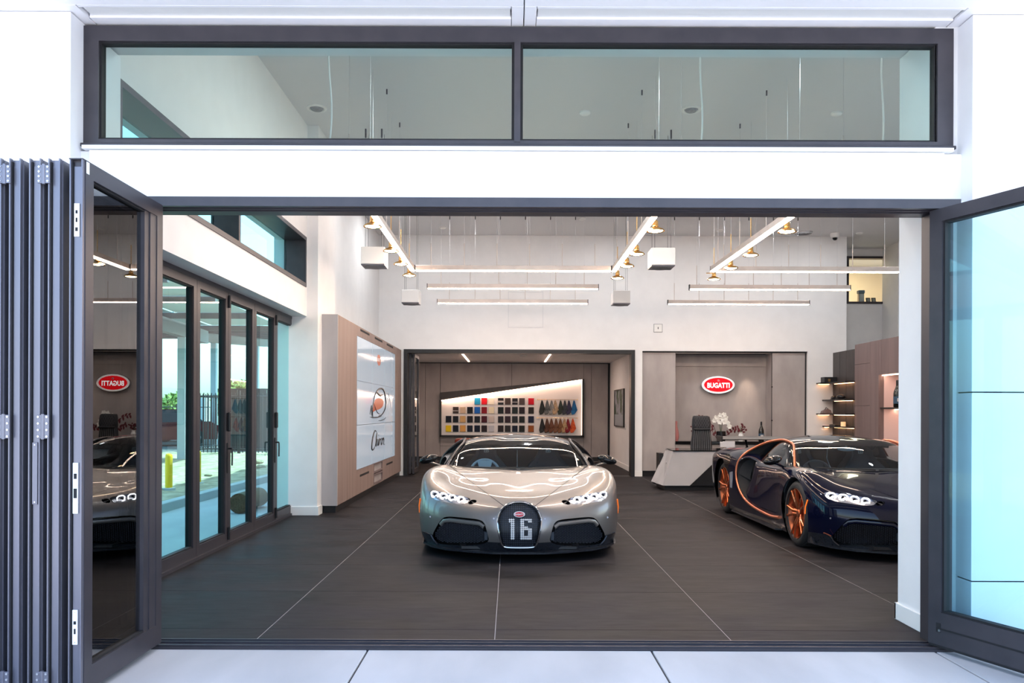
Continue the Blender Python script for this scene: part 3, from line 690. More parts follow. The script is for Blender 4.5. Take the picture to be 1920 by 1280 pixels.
def wheel(parent, side, yc, zc, R, rim, width, mr, xo, cx, cy):
    """side -1/+1, xo = outer face"""
    T = Matrix.Translation((cx+side*xo, cy+yc, zc)) @ Matrix.Rotation(side*PI/2, 4, 'Y')   # local +z points outwards
    bm = lathe(B(), [(rim-.012, -width+.01), (rim+.01, -width), (R-.03, -width), (R-.008, -width+.02), (R, -width+.05), (R, -.055), (R-.008, -.025), (R-.03, -.006), (rim+.012, .0), (rim-.004, -.006), (rim-.012, -.02)], 56, T)
    for k in range(56):                                     # tread sipes as raised blocks
        a = 2*PI*k/56
        for zz in (-width+.06, -width/2+.02):
            Tr = T @ Matrix.Rotation(a, 4, 'Z'); q = [[bm.verts.new(Tr @ Vector((rr_, yy, z_))) for yy, z_ in ((-.012, zz), (.012, zz), (.012, zz+width*.28), (-.012, zz+width*.28))] for rr_ in (R-.006, R+.0025)]
            bm.faces.new(q[1])
            for e in range(4): bm.faces.new([q[0][e], q[0][(e+1) % 4], q[1][(e+1) % 4], q[1][e]])
    w = obj('wheel', bm, m_tyre, parent, smooth=True)
    bm = lathe(B(), [(rim-.004, .0), (rim, -.01), (rim-.012, -.022), (rim-.03, -.05), (rim-.04, -.14), (rim-.02, -width+.02), (rim-.01, -width)], 56, T)
    obj('rim', bm, m_barrel if not mr.name.startswith('dark') else mr, w, smooth=True)
    bm = B()
    def bar(a0, r0, a1, r1, w0, w1, z0, z1, t):
        p0 = Vector((r0*math.cos(a0), r0*math.sin(a0), z0)); p1 = Vector((r1*math.cos(a1), r1*math.sin(a1), z1)); d = (p1-p0).normalized(); s = d.cross(Vector((0, 0, 1))).normalized()
        vs = []
        for p, ww in ((p0, w0), (p1, w1)):
            vs += [bm.verts.new(p+s*ww-Vector((0, 0, t))), bm.verts.new(p+s*ww*.9), bm.verts.new(p+s*ww*.35+Vector((0, 0, .008))), bm.verts.new(p-s*ww*.35+Vector((0, 0, .008))), bm.verts.new(p-s*ww*.9), bm.verts.new(p-s*ww-Vector((0, 0, t)))]
        for k in range(6): bm.faces.new([vs[k], vs[(k+1) % 6], vs[6+(k+1) % 6], vs[6+k]])
        bm.faces.new(vs[:6]); bm.faces.new(vs[6:])
    for k in range(5):
        a = 2*PI*k/5+PI/2
        for s in (-1, 1):
            bar(a+s*.32, .045, a+s*.155, .13, .026, .020, -.045, -.022, .03)
            bar(a+s*.155, .125, a+s*.20, rim-.012, .020, .015, -.022, -.010, .03)
    lathe(bm, [(0, -.03), (.035, -.03), (.04, -.036), (.062, -.042), (.066, -.08), (0, -.08)], 24)
    bmesh.ops.transform(bm, matrix=T, verts=bm.verts); bmesh.ops.recalc_face_normals(bm, faces=bm.faces)
    obj('spokes', bm, mr, w)
    bm = lathe(B(), [(0, -.10), (.19, -.10), (.195, -.105), (.195, -.13), (0, -.13)], 40, T)
    obj('brake_disc', bm, m_steel, w, smooth=True)
    return w

def build_car(cx, cy, paint, paint2, accent, wheelm, name, label, number):
    R = car_shells(); car = thing(name, label, 'car', (cx, cy+2.3, 0))
    def add(nm, key, m, mir=True, Vf=None, lb=None):
        V, Fs = Vf or R[key]; bm = halves(V, Fs, mir); xform(bm, cx, cy)
        return obj(nm, bm, m, car, smooth='full', label=lb)
    def addb(nm, bm, m, par=None, smooth=False, lb=None): return obj(nm, xform(bm, cx, cy), m, par or car, smooth, label=lb)
    body = add('body_shell', 'body', paint)
    add('bonnet', 'bonnet', paint)
    for s in (1, -1):
        V, Fs = R['door']; Vm = V.copy(); Vm[:, 0] *= s
        d = obj('door', xform(halves(Vm, Fs if s > 0 else [f[::-1] for f in Fs], False), cx, cy), paint, car, smooth='full')
    add('chin_and_sills', 'low', m_carbon, lb='black carbon lower bodywork')
    add('inner_structure', 'liner', m_black)
    add('roof', 'roof', paint2, lb='glossy black roof and pillars')
    add('windscreen', 'screen', m_cglass)
    for s in (1, -1):
        V, Fs = R['side_glass']; Vm = V.copy(); Vm[:, 0] *= s
        obj('side_window', xform(halves(Vm, Fs if s > 0 else [f[::-1] for f in Fs], False), cx, cy), m_cglass, car, smooth='full')
    # floor pan
    addb('floor_pan', prism(B(), [(-.55, .12), (.55, .12), (.62, .5), (.62, 4.4), (-.62, 4.4), (-.62, .5)], lambda u, v, d: (u, v, d), .105, .13), m_black)
    for s in (-1, 1): addb('side_floor', box(B(), s*.60, s*.965, 1.42, 3.30, .105, .125), m_black)
    # splitter
    sp = [(0, -.045), (.25, -.035), (.45, .035), (.70, .16), (.86, .31), (.955, .50), (.985, .64), (.90, .64), (.6, .55), (0, .5)]
    sp = sp+[(-x, y) for x, y in sp[::-1][1:-1]]
    addb('front_splitter', prism(B(), sp, lambda u, v, d: (u, v, d+.03*max(0, abs(u)-.7)), .082, .098), m_carbon)
    for s in (-1, 1):
        addb('side_skirt', prism(B(), [(s*.93, 1.46), (s*1.035, 1.5), (s*1.05, 3.2), (s*.95, 3.28)], XY, .092, .108), m_carbon)
        bm = B(); prism(bm, [(.50, .10), (.62, .10), (.66, .20), (.60, .185)], lambda u, v, d: (s*d, u, v), .955, .975)
        prism(bm, [(s*.80, .36), (s*.96, .56), (s*.985, .64), (s*.93, .60), (s*.79, .42)], XY, .105, .125)
        addb('canard', bm, m_carbon)
    # ---- horseshoe grille
    V, Fs = R['horse']; V3, fl, wl = recess(V, Fs, (0, .045, 0))
    g = add('horseshoe_grille', None, m_black, Vf=(V3, fl+wl), lb='black horseshoe grille with patterned mesh')
    hp = roundp(HORSE, 2)
    def inv(u, w, y):       # photo outline -> point at depth y
        D = y+D0; return Vector((u*D/F, y, H0-(w-CY)*D/F))
    def ysurf(u, w):        # where the sight line meets the uncut nose
        return float(YS((u, w)))
    rim = [inv(u, w, ysurf(u, w)) for u, w in hp]
    obj('grille_surround', xform(tube(B(), rim, .0085, 8, closed=True, up=(0, -1, 0)), cx, cy), m_chrome, g, smooth=True)
    rim2 = [inv(u*.945, (w-985)*.95+985, ysurf(u, w)+.012) for u, w in hp]
    obj('inner_surround', xform(tube(B(), rim2, .011, 8, closed=True, up=(0, -1, 0)), cx, cy), m_blackg, g, smooth=True)
    bm = B(); bm2 = [B(), B()]
    st = 3.55; rows = int(88/st)
    gu, gw = np.meshgrid(np.arange(-12, 13)*st*1.02, 942+np.arange(rows+1)*st); HS = sdpoly(gu.ravel(), gw.ravel(), hp).reshape(gu.shape)
    for j in range(rows+1):
        for i in range(-12, 13):
            u = i*st*1.02; w = 942+j*st
            if HS[j, i+12] > -2.6: continue
            y = ysurf(u, w)+.018; p = inv(u, w, y); c = inv(u+st*.3, w+st*.3, y)-p; q = inv(u-st*.3, w+st*.3, y)-p
            isn = False
            if number:
                gx = u/st; col = i; row = (w-973)/st
                if 0 <= row < 11.2 and number:
                    r_ = int(row+.2)
                    one = (col in (-5, -4, -3) and r_ in (0, 1) and not (col == -5 and r_ == 0 and False)) or (col in (-4, -3))
                    six = (col in (1, 2)) or (col in (1, 2, 3, 4, 5, 6) and r_ in (0, 9, 10)) or (col in (5, 6) and (r_ in (1,) or 5 <= r_ <= 10)) or (col in (3, 4) and r_ in (4, 5))
                    isn = bool(one or six)
            t_ = bm2[0 if i < 0 else 1] if isn else bm; r0 = .0034 if isn else .0022
            for d_ in (c, q):
                cyl(t_, p-d_-Vector((0, .003 if isn else 0, 0)), p+d_-Vector((0, .003 if isn else 0, 0)), r0, n=4, caps=False)
            if isn: cyl(t_, p-(c-q)*.9, p+(c-q)*.9, .003, n=4, caps=False); cyl(t_, p-(c+q)*.9, p+(c+q)*.9, .003, n=4, caps=False)
    obj('grille_mesh', xform(bm, cx, cy), M('grille_wire', (.10, .12, .16), .35, .8), g, kind='stuff')
    if number: [obj('numeral', xform(b_, cx, cy), m_ring, g, kind='stuff', label='white numeral %s picked out in the grille mesh' % q_) for b_, q_ in zip(bm2, '16')]
    # badge
    bc = inv(0, 964, ysurf(0, 964)-.004)
    el = [(math.cos(2*PI*k/40), math.sin(2*PI*k/40)) for k in range(40)]
    b1 = prism(B(), [(x*.053, z*.028) for x, z in el], lambda u, v, d: (bc.x+u, bc.y+d, bc.z+v), 0, .012)
    bd = obj('badge', xform(b1, cx, cy), m_ring, g, label='oval badge reading BUGATTI')
    obj('badge_face', xform(prism(B(), [(x*.046, z*.0225) for x, z in el], lambda u, v, d: (bc.x+u, bc.y+d, bc.z+v), -.003, .0), cx, cy), m_red, g)
    obj('badge_lettering', xform(text_bm('BUGATTI', .021, .001, .0006, Matrix.Translation((bc.x, bc.y-.0045, bc.z)) @ FRONT), cx, cy), m_ring, g)
    # ---- intakes
    V, Fs = R['intake']; V3, fl, wl = recess(V, Fs, (0, .10, 0.0))
    for s in (1, -1):
        Vm = V3.copy(); Vm[:, 0] *= s
        it = obj('air_intake', xform(halves(Vm, fl+wl, False), cx, cy), m_blackg, car, smooth=True)
        bm = B(); ip = roundp(INTAKE, 2); us = np.arange(56, 164, 3.1); gu, gw = np.meshgrid(us, 970+np.arange(17)*3.2); gw = gw+1.6*(np.arange(len(us)) % 2); IS = sdpoly(gu.ravel(), gw.ravel(), ip).reshape(gu.shape)
        for a_, u in enumerate(us):
            for j in range(17):
                w = 970+j*3.2+(1.6 if a_ % 2 else 0)
                if IS[j, a_] > -4.5: continue
                y = ysurf(u, min(w, 1000))+.05; p = inv(u*s, w, y)
                for (du, dw) in ((1.55, .8), (-1.55, .8), (0, -1.6)):
                    cyl(bm, p, inv((u+du)*s, w+dw, y), .0024, n=3, caps=False)
        obj('intake_mesh', xform(bm, cx, cy), M('mesh_wire', (.035, .04, .055), .4, .6), it, kind='stuff')
        # body-colour brow inside the mouth of the intake
        br = [inv(u*s, w, ysurf(u, w)+.022) for u, w in [(66, 988), (74, 981.5), (100, 978.5), (130, 975), (141, 976.5), (147, 983)]]
        bt = tube(B(), [p for p in br], .016, 8, sy=1.4, up=(0, 0, 1)); obj('intake_brow', xform(bt, cx, cy), paint, it, smooth=True)
        pl = [inv(u*s, w, ysurf(140, 1000)+.0) for u, w in [(165, 1003), (156, 1020)]]
        obj('intake_blade', xform(tube(B(), [inv(165*s, 1003, ysurf(163, 1001)), inv(160*s, 1012, ysurf(160, 1010)-.01), inv(152*s, 1021, ysurf(155, 1015)-.02)], .009, 6), cx, cy), m_carbon, it, smooth=True)
        # radar box
        c0 = inv(62*s, 1001, ysurf(62, 995)+.06); obj('sensor_box', xform(box(B(), c0.x-.018, c0.x+.018, c0.y, c0.y+.03, c0.z-.06, c0.z+.02, .006), cx, cy), m_seatd, it)
        for (uu, ww) in ((48, 972), (166, 969)):
            c1 = inv(uu*s, ww, ysurf(uu, ww)); obj('parking_sensor', xform(cyl(B(), c1+Vector((0, -.004, 0)), c1+Vector((0, .01, 0)), .009, n=14), cx, cy), m_lens, it)
    # ---- headlamps
    V, Fs = R['lamp']; V3, fl, wl = recess(V, Fs, (0, .03, -.004))
    Vi, Fi = R['inlet']; Vi3, fi, wi = recess(Vi, Fi, (0, .07, 0))
    for s in (1, -1):
        Vm = V3.copy(); Vm[:, 0] *= s
        hl = obj('headlamp', xform(halves(Vm, fl+wl, False), cx, cy), m_lens, car, smooth=True, label='headlamp with four lit square elements')
        Vm = Vi3.copy(); Vm[:, 0] *= s
        obj('lamp_duct', xform(halves(Vm, fi+wi, False), cx, cy), m_blackg, car, smooth=True)
        for k in range(4):
            uc = 157.5-k*16.3; wc = 927.2+k*3.3; ww, hh = 6.6, 5.6
            y = ysurf(uc, wc)+.012
            ring = roundp([(uc-ww, wc-hh+1.2), (uc+ww, wc-hh-1.2), (uc+ww-.5, wc+hh-1.2), (uc-ww+.8, wc+hh+1.2)], 1)
            yk = [y+(ysurf(min(max(u, 95), 163), wc)-ysurf(uc, wc))*.9 for u, w in ring]
            pts = [inv(u*s, w, yy) for (u, w), yy in zip(ring, yk)]
            e = obj('led_ring', xform(tube(B(), pts, .0062, 6, closed=True, up=(0, -1, 0)), cx, cy), m_lamp, hl, smooth=True)
            c0 = inv(uc*s, wc, y+.012); obj('led_lens', xform(cyl(B(), c0, c0+Vector((0, .012, 0)), .016, .012, n=16), cx, cy), m_blackg, hl)
        c0 = Vector((s*1.040, .70, .46))
        obj('side_marker', xform(tube(B(), [(s*1.004, .60, .53), (s*1.016, .625, .46), (s*1.014, .64, .385)], .010, 8, sy=.5), cx, cy), m_amber, car, smooth=True)
        # side scoop
        V_, F_ = R['scoop']; W3, f3, w3 = recess(V_, F_, (-.16, -.02, 0)); Vm = W3.copy(); Vm[:, 0] *= s
        obj('side_scoop', xform(halves(Vm, f3+w3, False), cx, cy), m_seal, car, smooth=True, label='deep black scoop behind the door')
        # C line
        pts = [Vector((p[0]*s, p[1], p[2])) for p in arc_points()]
        obj('side_arc_trim', xform(tube(B(), pts, .017, 10, sy=.8, up=(s, 0, 0)), cx, cy), accent, car, smooth=True, label='C-shaped trim arc around the door and side window')
        bp = [q for q in pts if 2.25 < q.y and q.z > .60]; bm = B()
        oa = [bm.verts.new(q) for q in bp]; ob = [bm.verts.new((q.x-s*.16*min(1, (q.y-2.2)*2), q.y-.10*min(1, (q.y-2.2)*1.5), q.z-.09)) for q in bp]
        for i in range(len(bp)-1): bm.faces.new([oa[i], oa[i+1], ob[i+1], ob[i]])
        obj('buttress', xform(bm, cx, cy), m_seal, car, smooth=True)
        # arch lips + wells
        for (yc, zc, r, xo, wd) in ((.97, .345, .385, 1.0, .31), (3.75, .36, .41, 1.0, .36)):
            bm = B(); n = 36; a0, a1 = math.radians(-30), math.radians(210); ra = []
            for k in range(n+1):
                a = a0+(a1-a0)*k/n; ra.append([bm.verts.new((s*x_, yc+math.cos(a)*r*1.0, zc+math.sin(a)*r)) for x_ in (.955 if math.sin(a) < .2 else .99, .60)])
            for a, b in zip(ra[:-1], ra[1:]): bm.faces.new([a[0], a[1], b[1], b[0]])
            c_ = bm.verts.new((s*.60, yc, zc))
            for a, b in zip(ra[:-1], ra[1:]): bm.faces.new([a[1], c_, b[1]])
            obj('wheel_well', xform(bm, cx, cy), m_black, car, smooth=True)
        wheel(car, s, .97, .345, .345, .272, .28, wheelm, 1.0, cx, cy)
        wheel(car, s, 3.75, .36, .36, .285, .34, wheelm, 1.005, cx, cy)
        # mirrors
        mc = Vector((s*1.02, 1.62, .87)); bm = B()
        bmesh.ops.create_uvsphere(bm, u_segments=20, v_segments=12, radius=1, matrix=Matrix.Translation(mc) @ Matrix.Rotation(s*.25, 4, 'Y') @ Matrix.Rotation(-s*.25, 4, 'Z') @ Matrix.Diagonal((.115, .075, .050, 1)))
        for v in bm.verts:
            if v.co.y > mc.y+.035: v.co.y = mc.y+.035
        mi = obj('door_mirror', xform(bm, cx, cy), m_blackg if not number else paint2, car, smooth=True)
        obj('mirror_cap', xform(tube(B(), [(s*.90, 1.66, .80), (s*.97, 1.60, .828), (s*1.06, 1.58, .850), (s*1.12, 1.60, .872)], [.014, .022, .022, .008], 8, sy=.6), cx, cy), paint, mi, smooth=True)
        obj('mirror_glass', xform(cyl(B(), mc+Vector((0, .034, 0)), mc+Vector((0, .04, 0)), .05, n=20), cx, cy), m_chrome, mi)
        obj('mirror_arm', xform(tube(B(), [(s*.83, 1.70, .775), (s*.90, 1.66, .80), (s*.985, 1.62, .84)], [.016, .013, .018], 8), cx, cy), m_blackg, mi, smooth=True)
        # haunch vent above the rear wheel
        obj('haunch_panel', xform(skin_patch(roundp([(3.28, .84), (3.60, .86), (3.62, .74), (3.50, .64), (3.36, .66)], 2), s, .004), cx, cy), m_blackg, car, smooth=True)
        obj('haunch_inlet', xform(skin_patch([(3.22, .62), (3.33, .60), (3.29, .40), (3.22, .40)], s, .005), cx, cy), m_paper_, car)
    # copper / silver pinstripe at chin corner
    for s in (1, -1):
        bm = B(); tube(bm, [inv(u*s, w, ysurf(min(u, 160), min(w, 1000))-.004) for u, w in [(166, 1002.5), (172, 999.5), (180, 996.5)]], .006, 6)
        obj('chin_pinstripe', xform(bm, cx, cy), accent, car, smooth=True)
    # wing
    wz = 1.03 if not number else .84
    bm = prism(B(), [(4.28, wz-.012), (4.36, wz+.006), (4.50, wz+.020), (4.58, wz+.026), (4.58, wz+.008), (4.45, wz-.012), (4.33, wz-.024)], lambda u, v, d: (d, u, v), -.88, .88)
    wg = obj('rear_wing', xform(bm, cx, cy), m_wing, car)
    for s in (1, -1):
        obj('wing_endplate', xform(box(B(), s*.88-.008, s*.88+.008, 4.30, 4.60, wz-.05, wz+.035, .004), cx, cy), m_wing, wg)
        obj('wing_strut', xform(tube(B(), [(s*.5, 4.30, .86), (s*.5, 4.36, .93), (s*.5, 4.42, wz-.01)], .018, 8), cx, cy), m_blackg, wg, smooth=True)
    # ---- cabin
    addb('dashboard', prism(B(), [(1.30, .70), (1.55, .775), (1.75, .775), (1.86, .74), (1.86, .45), (1.30, .45)], lambda u, v, d: (d, u, v), -.72, .72), m_cin)
    addb('cabin_tub', prism(B(), [(1.3, .14), (3.0, .14), (3.0, .80), (2.9, .80), (2.9, .18), (1.3, .18)], lambda u, v, d: (d, u, v), -.8, .8), m_cin)
    addb('bulkhead', box(B(), -.78, .78, 2.86, 2.92, .15, .93), m_cin)
    for s in (-1, 1):
        bm = B()
        def seat_sec(z, w, y0, y1): return [(s*.39-w, y1, z), (s*.39-w, y0, z), (s*.39-w*.7, y0+.05, z), (s*.39+w*.7, y0+.05, z), (s*.39+w, y0, z), (s*.39+w, y1, z)]
        secs = [seat_sec(.30, .27, 2.22, 2.48), seat_sec(.48, .28, 2.28, 2.52), seat_sec(.64, .29, 2.35, 2.58), seat_sec(.74, .25, 2.40, 2.62), seat_sec(.82, .18, 2.45, 2.64), seat_sec(.88, .135, 2.47, 2.64), seat_sec(.965, .12, 2.51, 2.64), seat_sec(.985, .09, 2.54, 2.63)]
        rg = [[bm.verts.new(p) for p in sc_] for sc_ in secs]
        for a, b in zip(rg[:-1], rg[1:]):
            for k in range(6): bm.faces.new([a[k], a[(k+1) % 6], b[(k+1) % 6], b[k]])
        bm.faces.new(rg[-1]); bm.faces.new(rg[0][::-1])
        bmesh.ops.recalc_face_normals(bm, faces=bm.faces)
        st_ = obj('seat', xform(bm, cx, cy), m_seatd, car, smooth=True)
        obj('seat_cushion', xform(box(B(), s*.39-.25, s*.39+.25, 1.95, 2.42, .24, .38, .05, 2), cx, cy), m_seatd, st_, smooth=True)
        obj('seat_monogram', xform(text_bm('EB', .07, .001, .001, Matrix.Translation((s*.39, 2.532, .925)) @ FRONT, space=.8), cx, cy), m_pale, st_)
    swc = Vector((-.39, 1.93, .69)); T = Matrix.Translation(swc) @ Matrix.Rotation(PI/2-.35, 4, 'X')
    ring = [T @ Vector((.172*math.cos(2*PI*k/32), .165*math.sin(2*PI*k/32), 0)) for k in range(32)]
    sw = obj('steering_wheel', xform(tube(B(), ring, .015, 8, closed=True, up=(0, -1, 0)), cx, cy), m_pale if number else m_seatd, car, smooth=True)
    bm = prism(B(), [(-.06, -.07), (.06, -.07), (.05, .0), (.09, .145), (-.09, .145), (-.05, 0)], lambda u, v, d: tuple(T @ Vector((u, v, d))), -.01, .02)
    prism(bm, [(-.16, -.03), (.16, -.03), (.16, .02), (-.16, .02)], lambda u, v, d: tuple(T @ Vector((u, v, d))), -.008, .012)
    obj('steering_hub', xform(bm, cx, cy), m_pale if number else m_cin, sw)
    addb('cabin_divider', tube(B(), [(0, 1.86, .74), (0, 2.2, .62), (0, 2.5, .72), (0, 2.62, .84), (0, 2.60, .96), (0, 2.45, 1.05)], .008, 6), m_pale, smooth=True)
    bm = B(); bmesh.ops.create_uvsphere(bm, u_segments=20, v_segments=10, radius=1, matrix=Matrix.Translation((0, 2.02, .985)) @ Matrix.Diagonal((.115, .015, .028, 1)))
    cyl(bm, (0, 2.03, 1.0), (0, 2.08, 1.07), .012, n=8)
    addb('rear_view_mirror', bm, m_cin if number else m_pale, smooth=True)
    for s in (-1, 1):
        addb('wiper', tube(B(), [(s*.02, 1.235, .792), (s*.30, 1.27, .80), (s*.62, 1.37, .805)], .007, 6), m_black, smooth=True)
    addb('cowl_panel', prism(B(), [(-.80, 1.50), (-.6, 1.375), (-.3, 1.30), (0, 1.265), (.3, 1.30), (.6, 1.375), (.80, 1.50), (.76, 1.56), (.57, 1.44), (.3, 1.37), (0, 1.34), (-.3, 1.37), (-.57, 1.44), (-.76, 1.56)], XY, .765, .783), m_black)
    return car
# ray table: depth of the nose surface along photo sight lines
def _ys_table():
    V, Fs = patch(BODY, 200, 90); U, Wp = UV(V); ok = (V[:, 1] < .95) & (V[:, 4] < 5.5)
    U, Wp, Y = U[ok], Wp[ok], V[ok, 1]; us = np.arange(0, 186, 3.); ws = np.arange(910, 1034, 2.5); T = np.zeros((len(us), len(ws)))
    for i, u in enumerate(us):
        d = (U-u)**2+(Wp[None, :]-ws[:, None])**2; k = np.argpartition(d, 5, axis=1)[:, :5]
        w = 1/(np.take_along_axis(d, k, 1)+.2); T[i] = (Y[k]*w).sum(1)/w.sum(1)
    def f(q):
        a = min(max(abs(q[0])/3, 0), len(us)-1.001); b = min(max((q[1]-910)/2.5, 0), len(ws)-1.001); i, j = int(a), int(b); a -= i; b -= j
        return float(T[i, j]*(1-a)*(1-b)+T[i+1, j]*a*(1-b)+T[i, j+1]*(1-a)*b+T[i+1, j+1]*a*b)
    return f
YS = _ys_table()
m_silver = M('silver_metallic_paint', (.225, .203, .190), .36, .62, coat=.7)
m_navy = M('midnight_navy_paint', (.002, .003, .014), .15, 0.0, coat=.5, spec=.05)
m_copper = M('copper_trim', (.66, .20, .10), .30, .8, coat=.2)
m_copperw = M('copper_wheel_lacquer', (.66, .17, .06), .25, .9, coat=.3)
m_darkwheel = M('dark_wheel_metal', (.06, .06, .07), .25, .8)
m_silvtrim = M('dark_chrome_trim', (.10, .10, .11), .2, .9)
build_car(.088, D0, m_silver, m_blackg, m_silvtrim, m_darkwheel, 'silver_sports_car', 'silver low sports car with horseshoe grille marked 16, middle of the showroom', True)
build_car(4.03, D0, m_navy, m_blackg, m_copper, m_copperw, 'dark_sports_car', 'navy black sports car with copper wheels and copper arc trim on the right', False)
# ================================================================ light fixtures
BZ = 3.58
def rod_part(par, x, y, z0, z1, r, m, nm): obj(nm, cyl(B(), (x, y, z0), (x, y, z1), r, n=6), m, par)
def led_bar(x0, x1, y0, y1, label, group, stems):
    ax = abs(x1-x0) > abs(y1-y0)
    t = thing('led_bar', label, 'light', ((x0+x1)/2, (y0+y1)/2, BZ-.05), group)
    w = .028
    if ax: a, b, c, d = x0, x1, y0-w, y0+w
    else: a, b, c, d = x0-w, x0+w, y0, y1
    obj('housing', bx(a, b, c, d, BZ-.012, BZ+.062, bev=.003), m_alu, t)
    if ax: obj('diffuser', bx(a+.01, b-.01, c-.001, d+.001, BZ-.024, BZ-.012), m_led, t)
    else: obj('diffuser', bx(a-.001, b+.001, c+.01, d-.01, BZ-.030, BZ-.012), m_led, t)
    for e in (0, 1):
        if ax: obj('end_cap', bx((a, b)[e]-.006, (a, b)[e]+.006, c-.003, d+.003, BZ-.032, BZ+.066), m_black, t)
        else: obj('end_cap', bx(a-.003, b+.003, (c, d)[e]-.006, (c, d)[e]+.006, BZ-.032, BZ+.066), m_black, t)
    for q in stems:
        x, y = (q, y0) if ax else (x0, q)
        rod_part(t, x, y, BZ+.06, BZ+.40, .006, m_alu, 'stem'); rod_part(t, x, y, BZ+.40, CZ-.05, .0016, m_steel, 'cable')
        rod_part(t, x, y, CZ-.06, CZ, .010, m_black, 'ceiling_clip')
    return t
G1, G2, G3 = 'cross bars of the left pendant light', 'cross bars of the right pendant light', 'long light bars running towards the door'
DD = [12.05, 13.80, 15.69]
for k, D in enumerate(DD):
    nm = ['nearest', 'middle', 'farthest'][k]
    led_bar(-1.46, 1.53, D, D, '%s of three parallel warm light bars hanging over the silver car' % nm, G1, [PX(p, 15.69) for p in (842, 890, 937, 984, 1031, 1078)])
    led_bar(3.12, 5.93, D, D, '%s of three parallel warm light bars hanging over the dark car' % nm, G2, [PX(p, 15.69) for p in (1263.5, 1310, 1357, 1403, 1449, 1495)])
for x, lb in ((-1.50, 'left long warm light bar running towards the door, with brass lamps'), (1.57, 'middle long warm light bar running towards the door, with brass lamps'), (3.07, 'right long warm light bar running towards the door, with brass lamps')):
    t = led_bar(x, x, 6.5, 12.05, lb, G3, [7.3, 8.4, 9.5, 10.6, 11.7])
    pts = [Vector((x+.012*math.sin(k*.7), 6.52+.02*math.sin(k*.45), BZ+.06+(CZ-BZ-.06)*k/16)) for k in range(17)]
    obj('power_cord', tube(B(), pts, .007, 6), m_white, t, smooth=True)
def brass_lamp(x, y, xb, label, group):
    t = thing('brass_lamp', label, 'lamp', (x, y, BZ-.10), group)
    z = 3.50
    T = Matrix.Translation((x, y, z))
    obj('shade', lathe(B(), [(.104, .0), (.106, .003), (.095, .020), (.070, .034), (.045, .042), (.030, .060), (.026, .062), (.026, .052), (.042, .034), (.066, .026), (.090, .012), (.100, -.002), (.104, .0)], 32, T), m_brass, t, smooth=True)
    obj('bulb', lathe(B(), [(0, -.006), (.05, -.004), (.084, .006), (.080, .012), (0, .014)], 28, T), m_bulb, t, smooth=True)
    obj('socket', lathe(B(), [(0, .055), (.034, .055), (.034, .075), (.030, .078), (.030, .118), (.022, .125), (0, .128)], 20, T), m_brass, t, smooth=True)
    obj('bracket', box(B(), min(x, xb), max(x, xb), y-.008, y+.008, z+.095, z+.108), m_brass, t)
    rod_part(t, x, y, z+.12, z+.50, .006, m_brass, 'stem'); rod_part(t, x, y, z+.50, CZ, .0016, m_steel, 'cable')
nth = ['nearest', 'second nearest', 'third nearest', 'farthest']
for x, xb, side, ds in ((-1.565, -1.50, 'left', (8.93, 10.30, 11.22, 12.15)), (1.665, 1.57, 'middle', (9.10, 10.45, 11.32, 12.33)), (3.19, 3.07, 'right', (9.12, 10.50, 11.45, 12.40))):
    for k, y in enumerate(ds): brass_lamp(x, y, xb, '%s of four brass bell lamps along the %s long light bar' % (nth[k], side), 'brass bell lamps')
# ---- pendant loudspeakers
m_grille = noisy('speaker_grille', (.20, .20, .21), (.30, .30, .31), 60, (.5, .6))
for x, y, lb in ((-1.89, 10.95, 'larger white cube loudspeaker hanging beside the left long light bar'), (-1.86, 14.75, 'smaller white cube loudspeaker hanging left of the cross bars at the back'), (2.05, 14.75, 'smaller white cube loudspeaker hanging at the back between the two light groups'), (2.085, 10.95, 'larger white cube loudspeaker hanging between the middle and right long light bars')):
    t = thing('pendant_speaker', lb, 'loudspeaker', (x, y, 3.41), 'white cube loudspeakers')
    obj('cabinet', bx(x-.162, x+.162, y-.16, y+.16, 3.43, 3.665, bev=.006), m_white, t)
    bs = obj('base_rim', bx(x-.160, x+.160, y-.158, y+.158, 3.415, 3.43), m_leaf, t)
    obj('grille', cyl(B(), (x, y, 3.408), (x, y, 3.415), .14, n=36), m_grille, t)
    for sx in (-1, 1):
        for sy in (-1, 1): obj('suspension_wire', cyl(B(), (x+sx*.11, y+sy*.11, 3.66), (x+sx*.11, y+sy*.11, CZ), .0025, n=5), m_black, t)
    obj('ceiling_hook', cyl(B(), (x-.11, y-.11, CZ-.12), (x-.11, y-.11, CZ), .012, n=8), m_black, t); obj('ceiling_hook', cyl(B(), (x+.11, y-.11, CZ-.12), (x+.11, y-.11, CZ), .012, n=8), m_black, t)
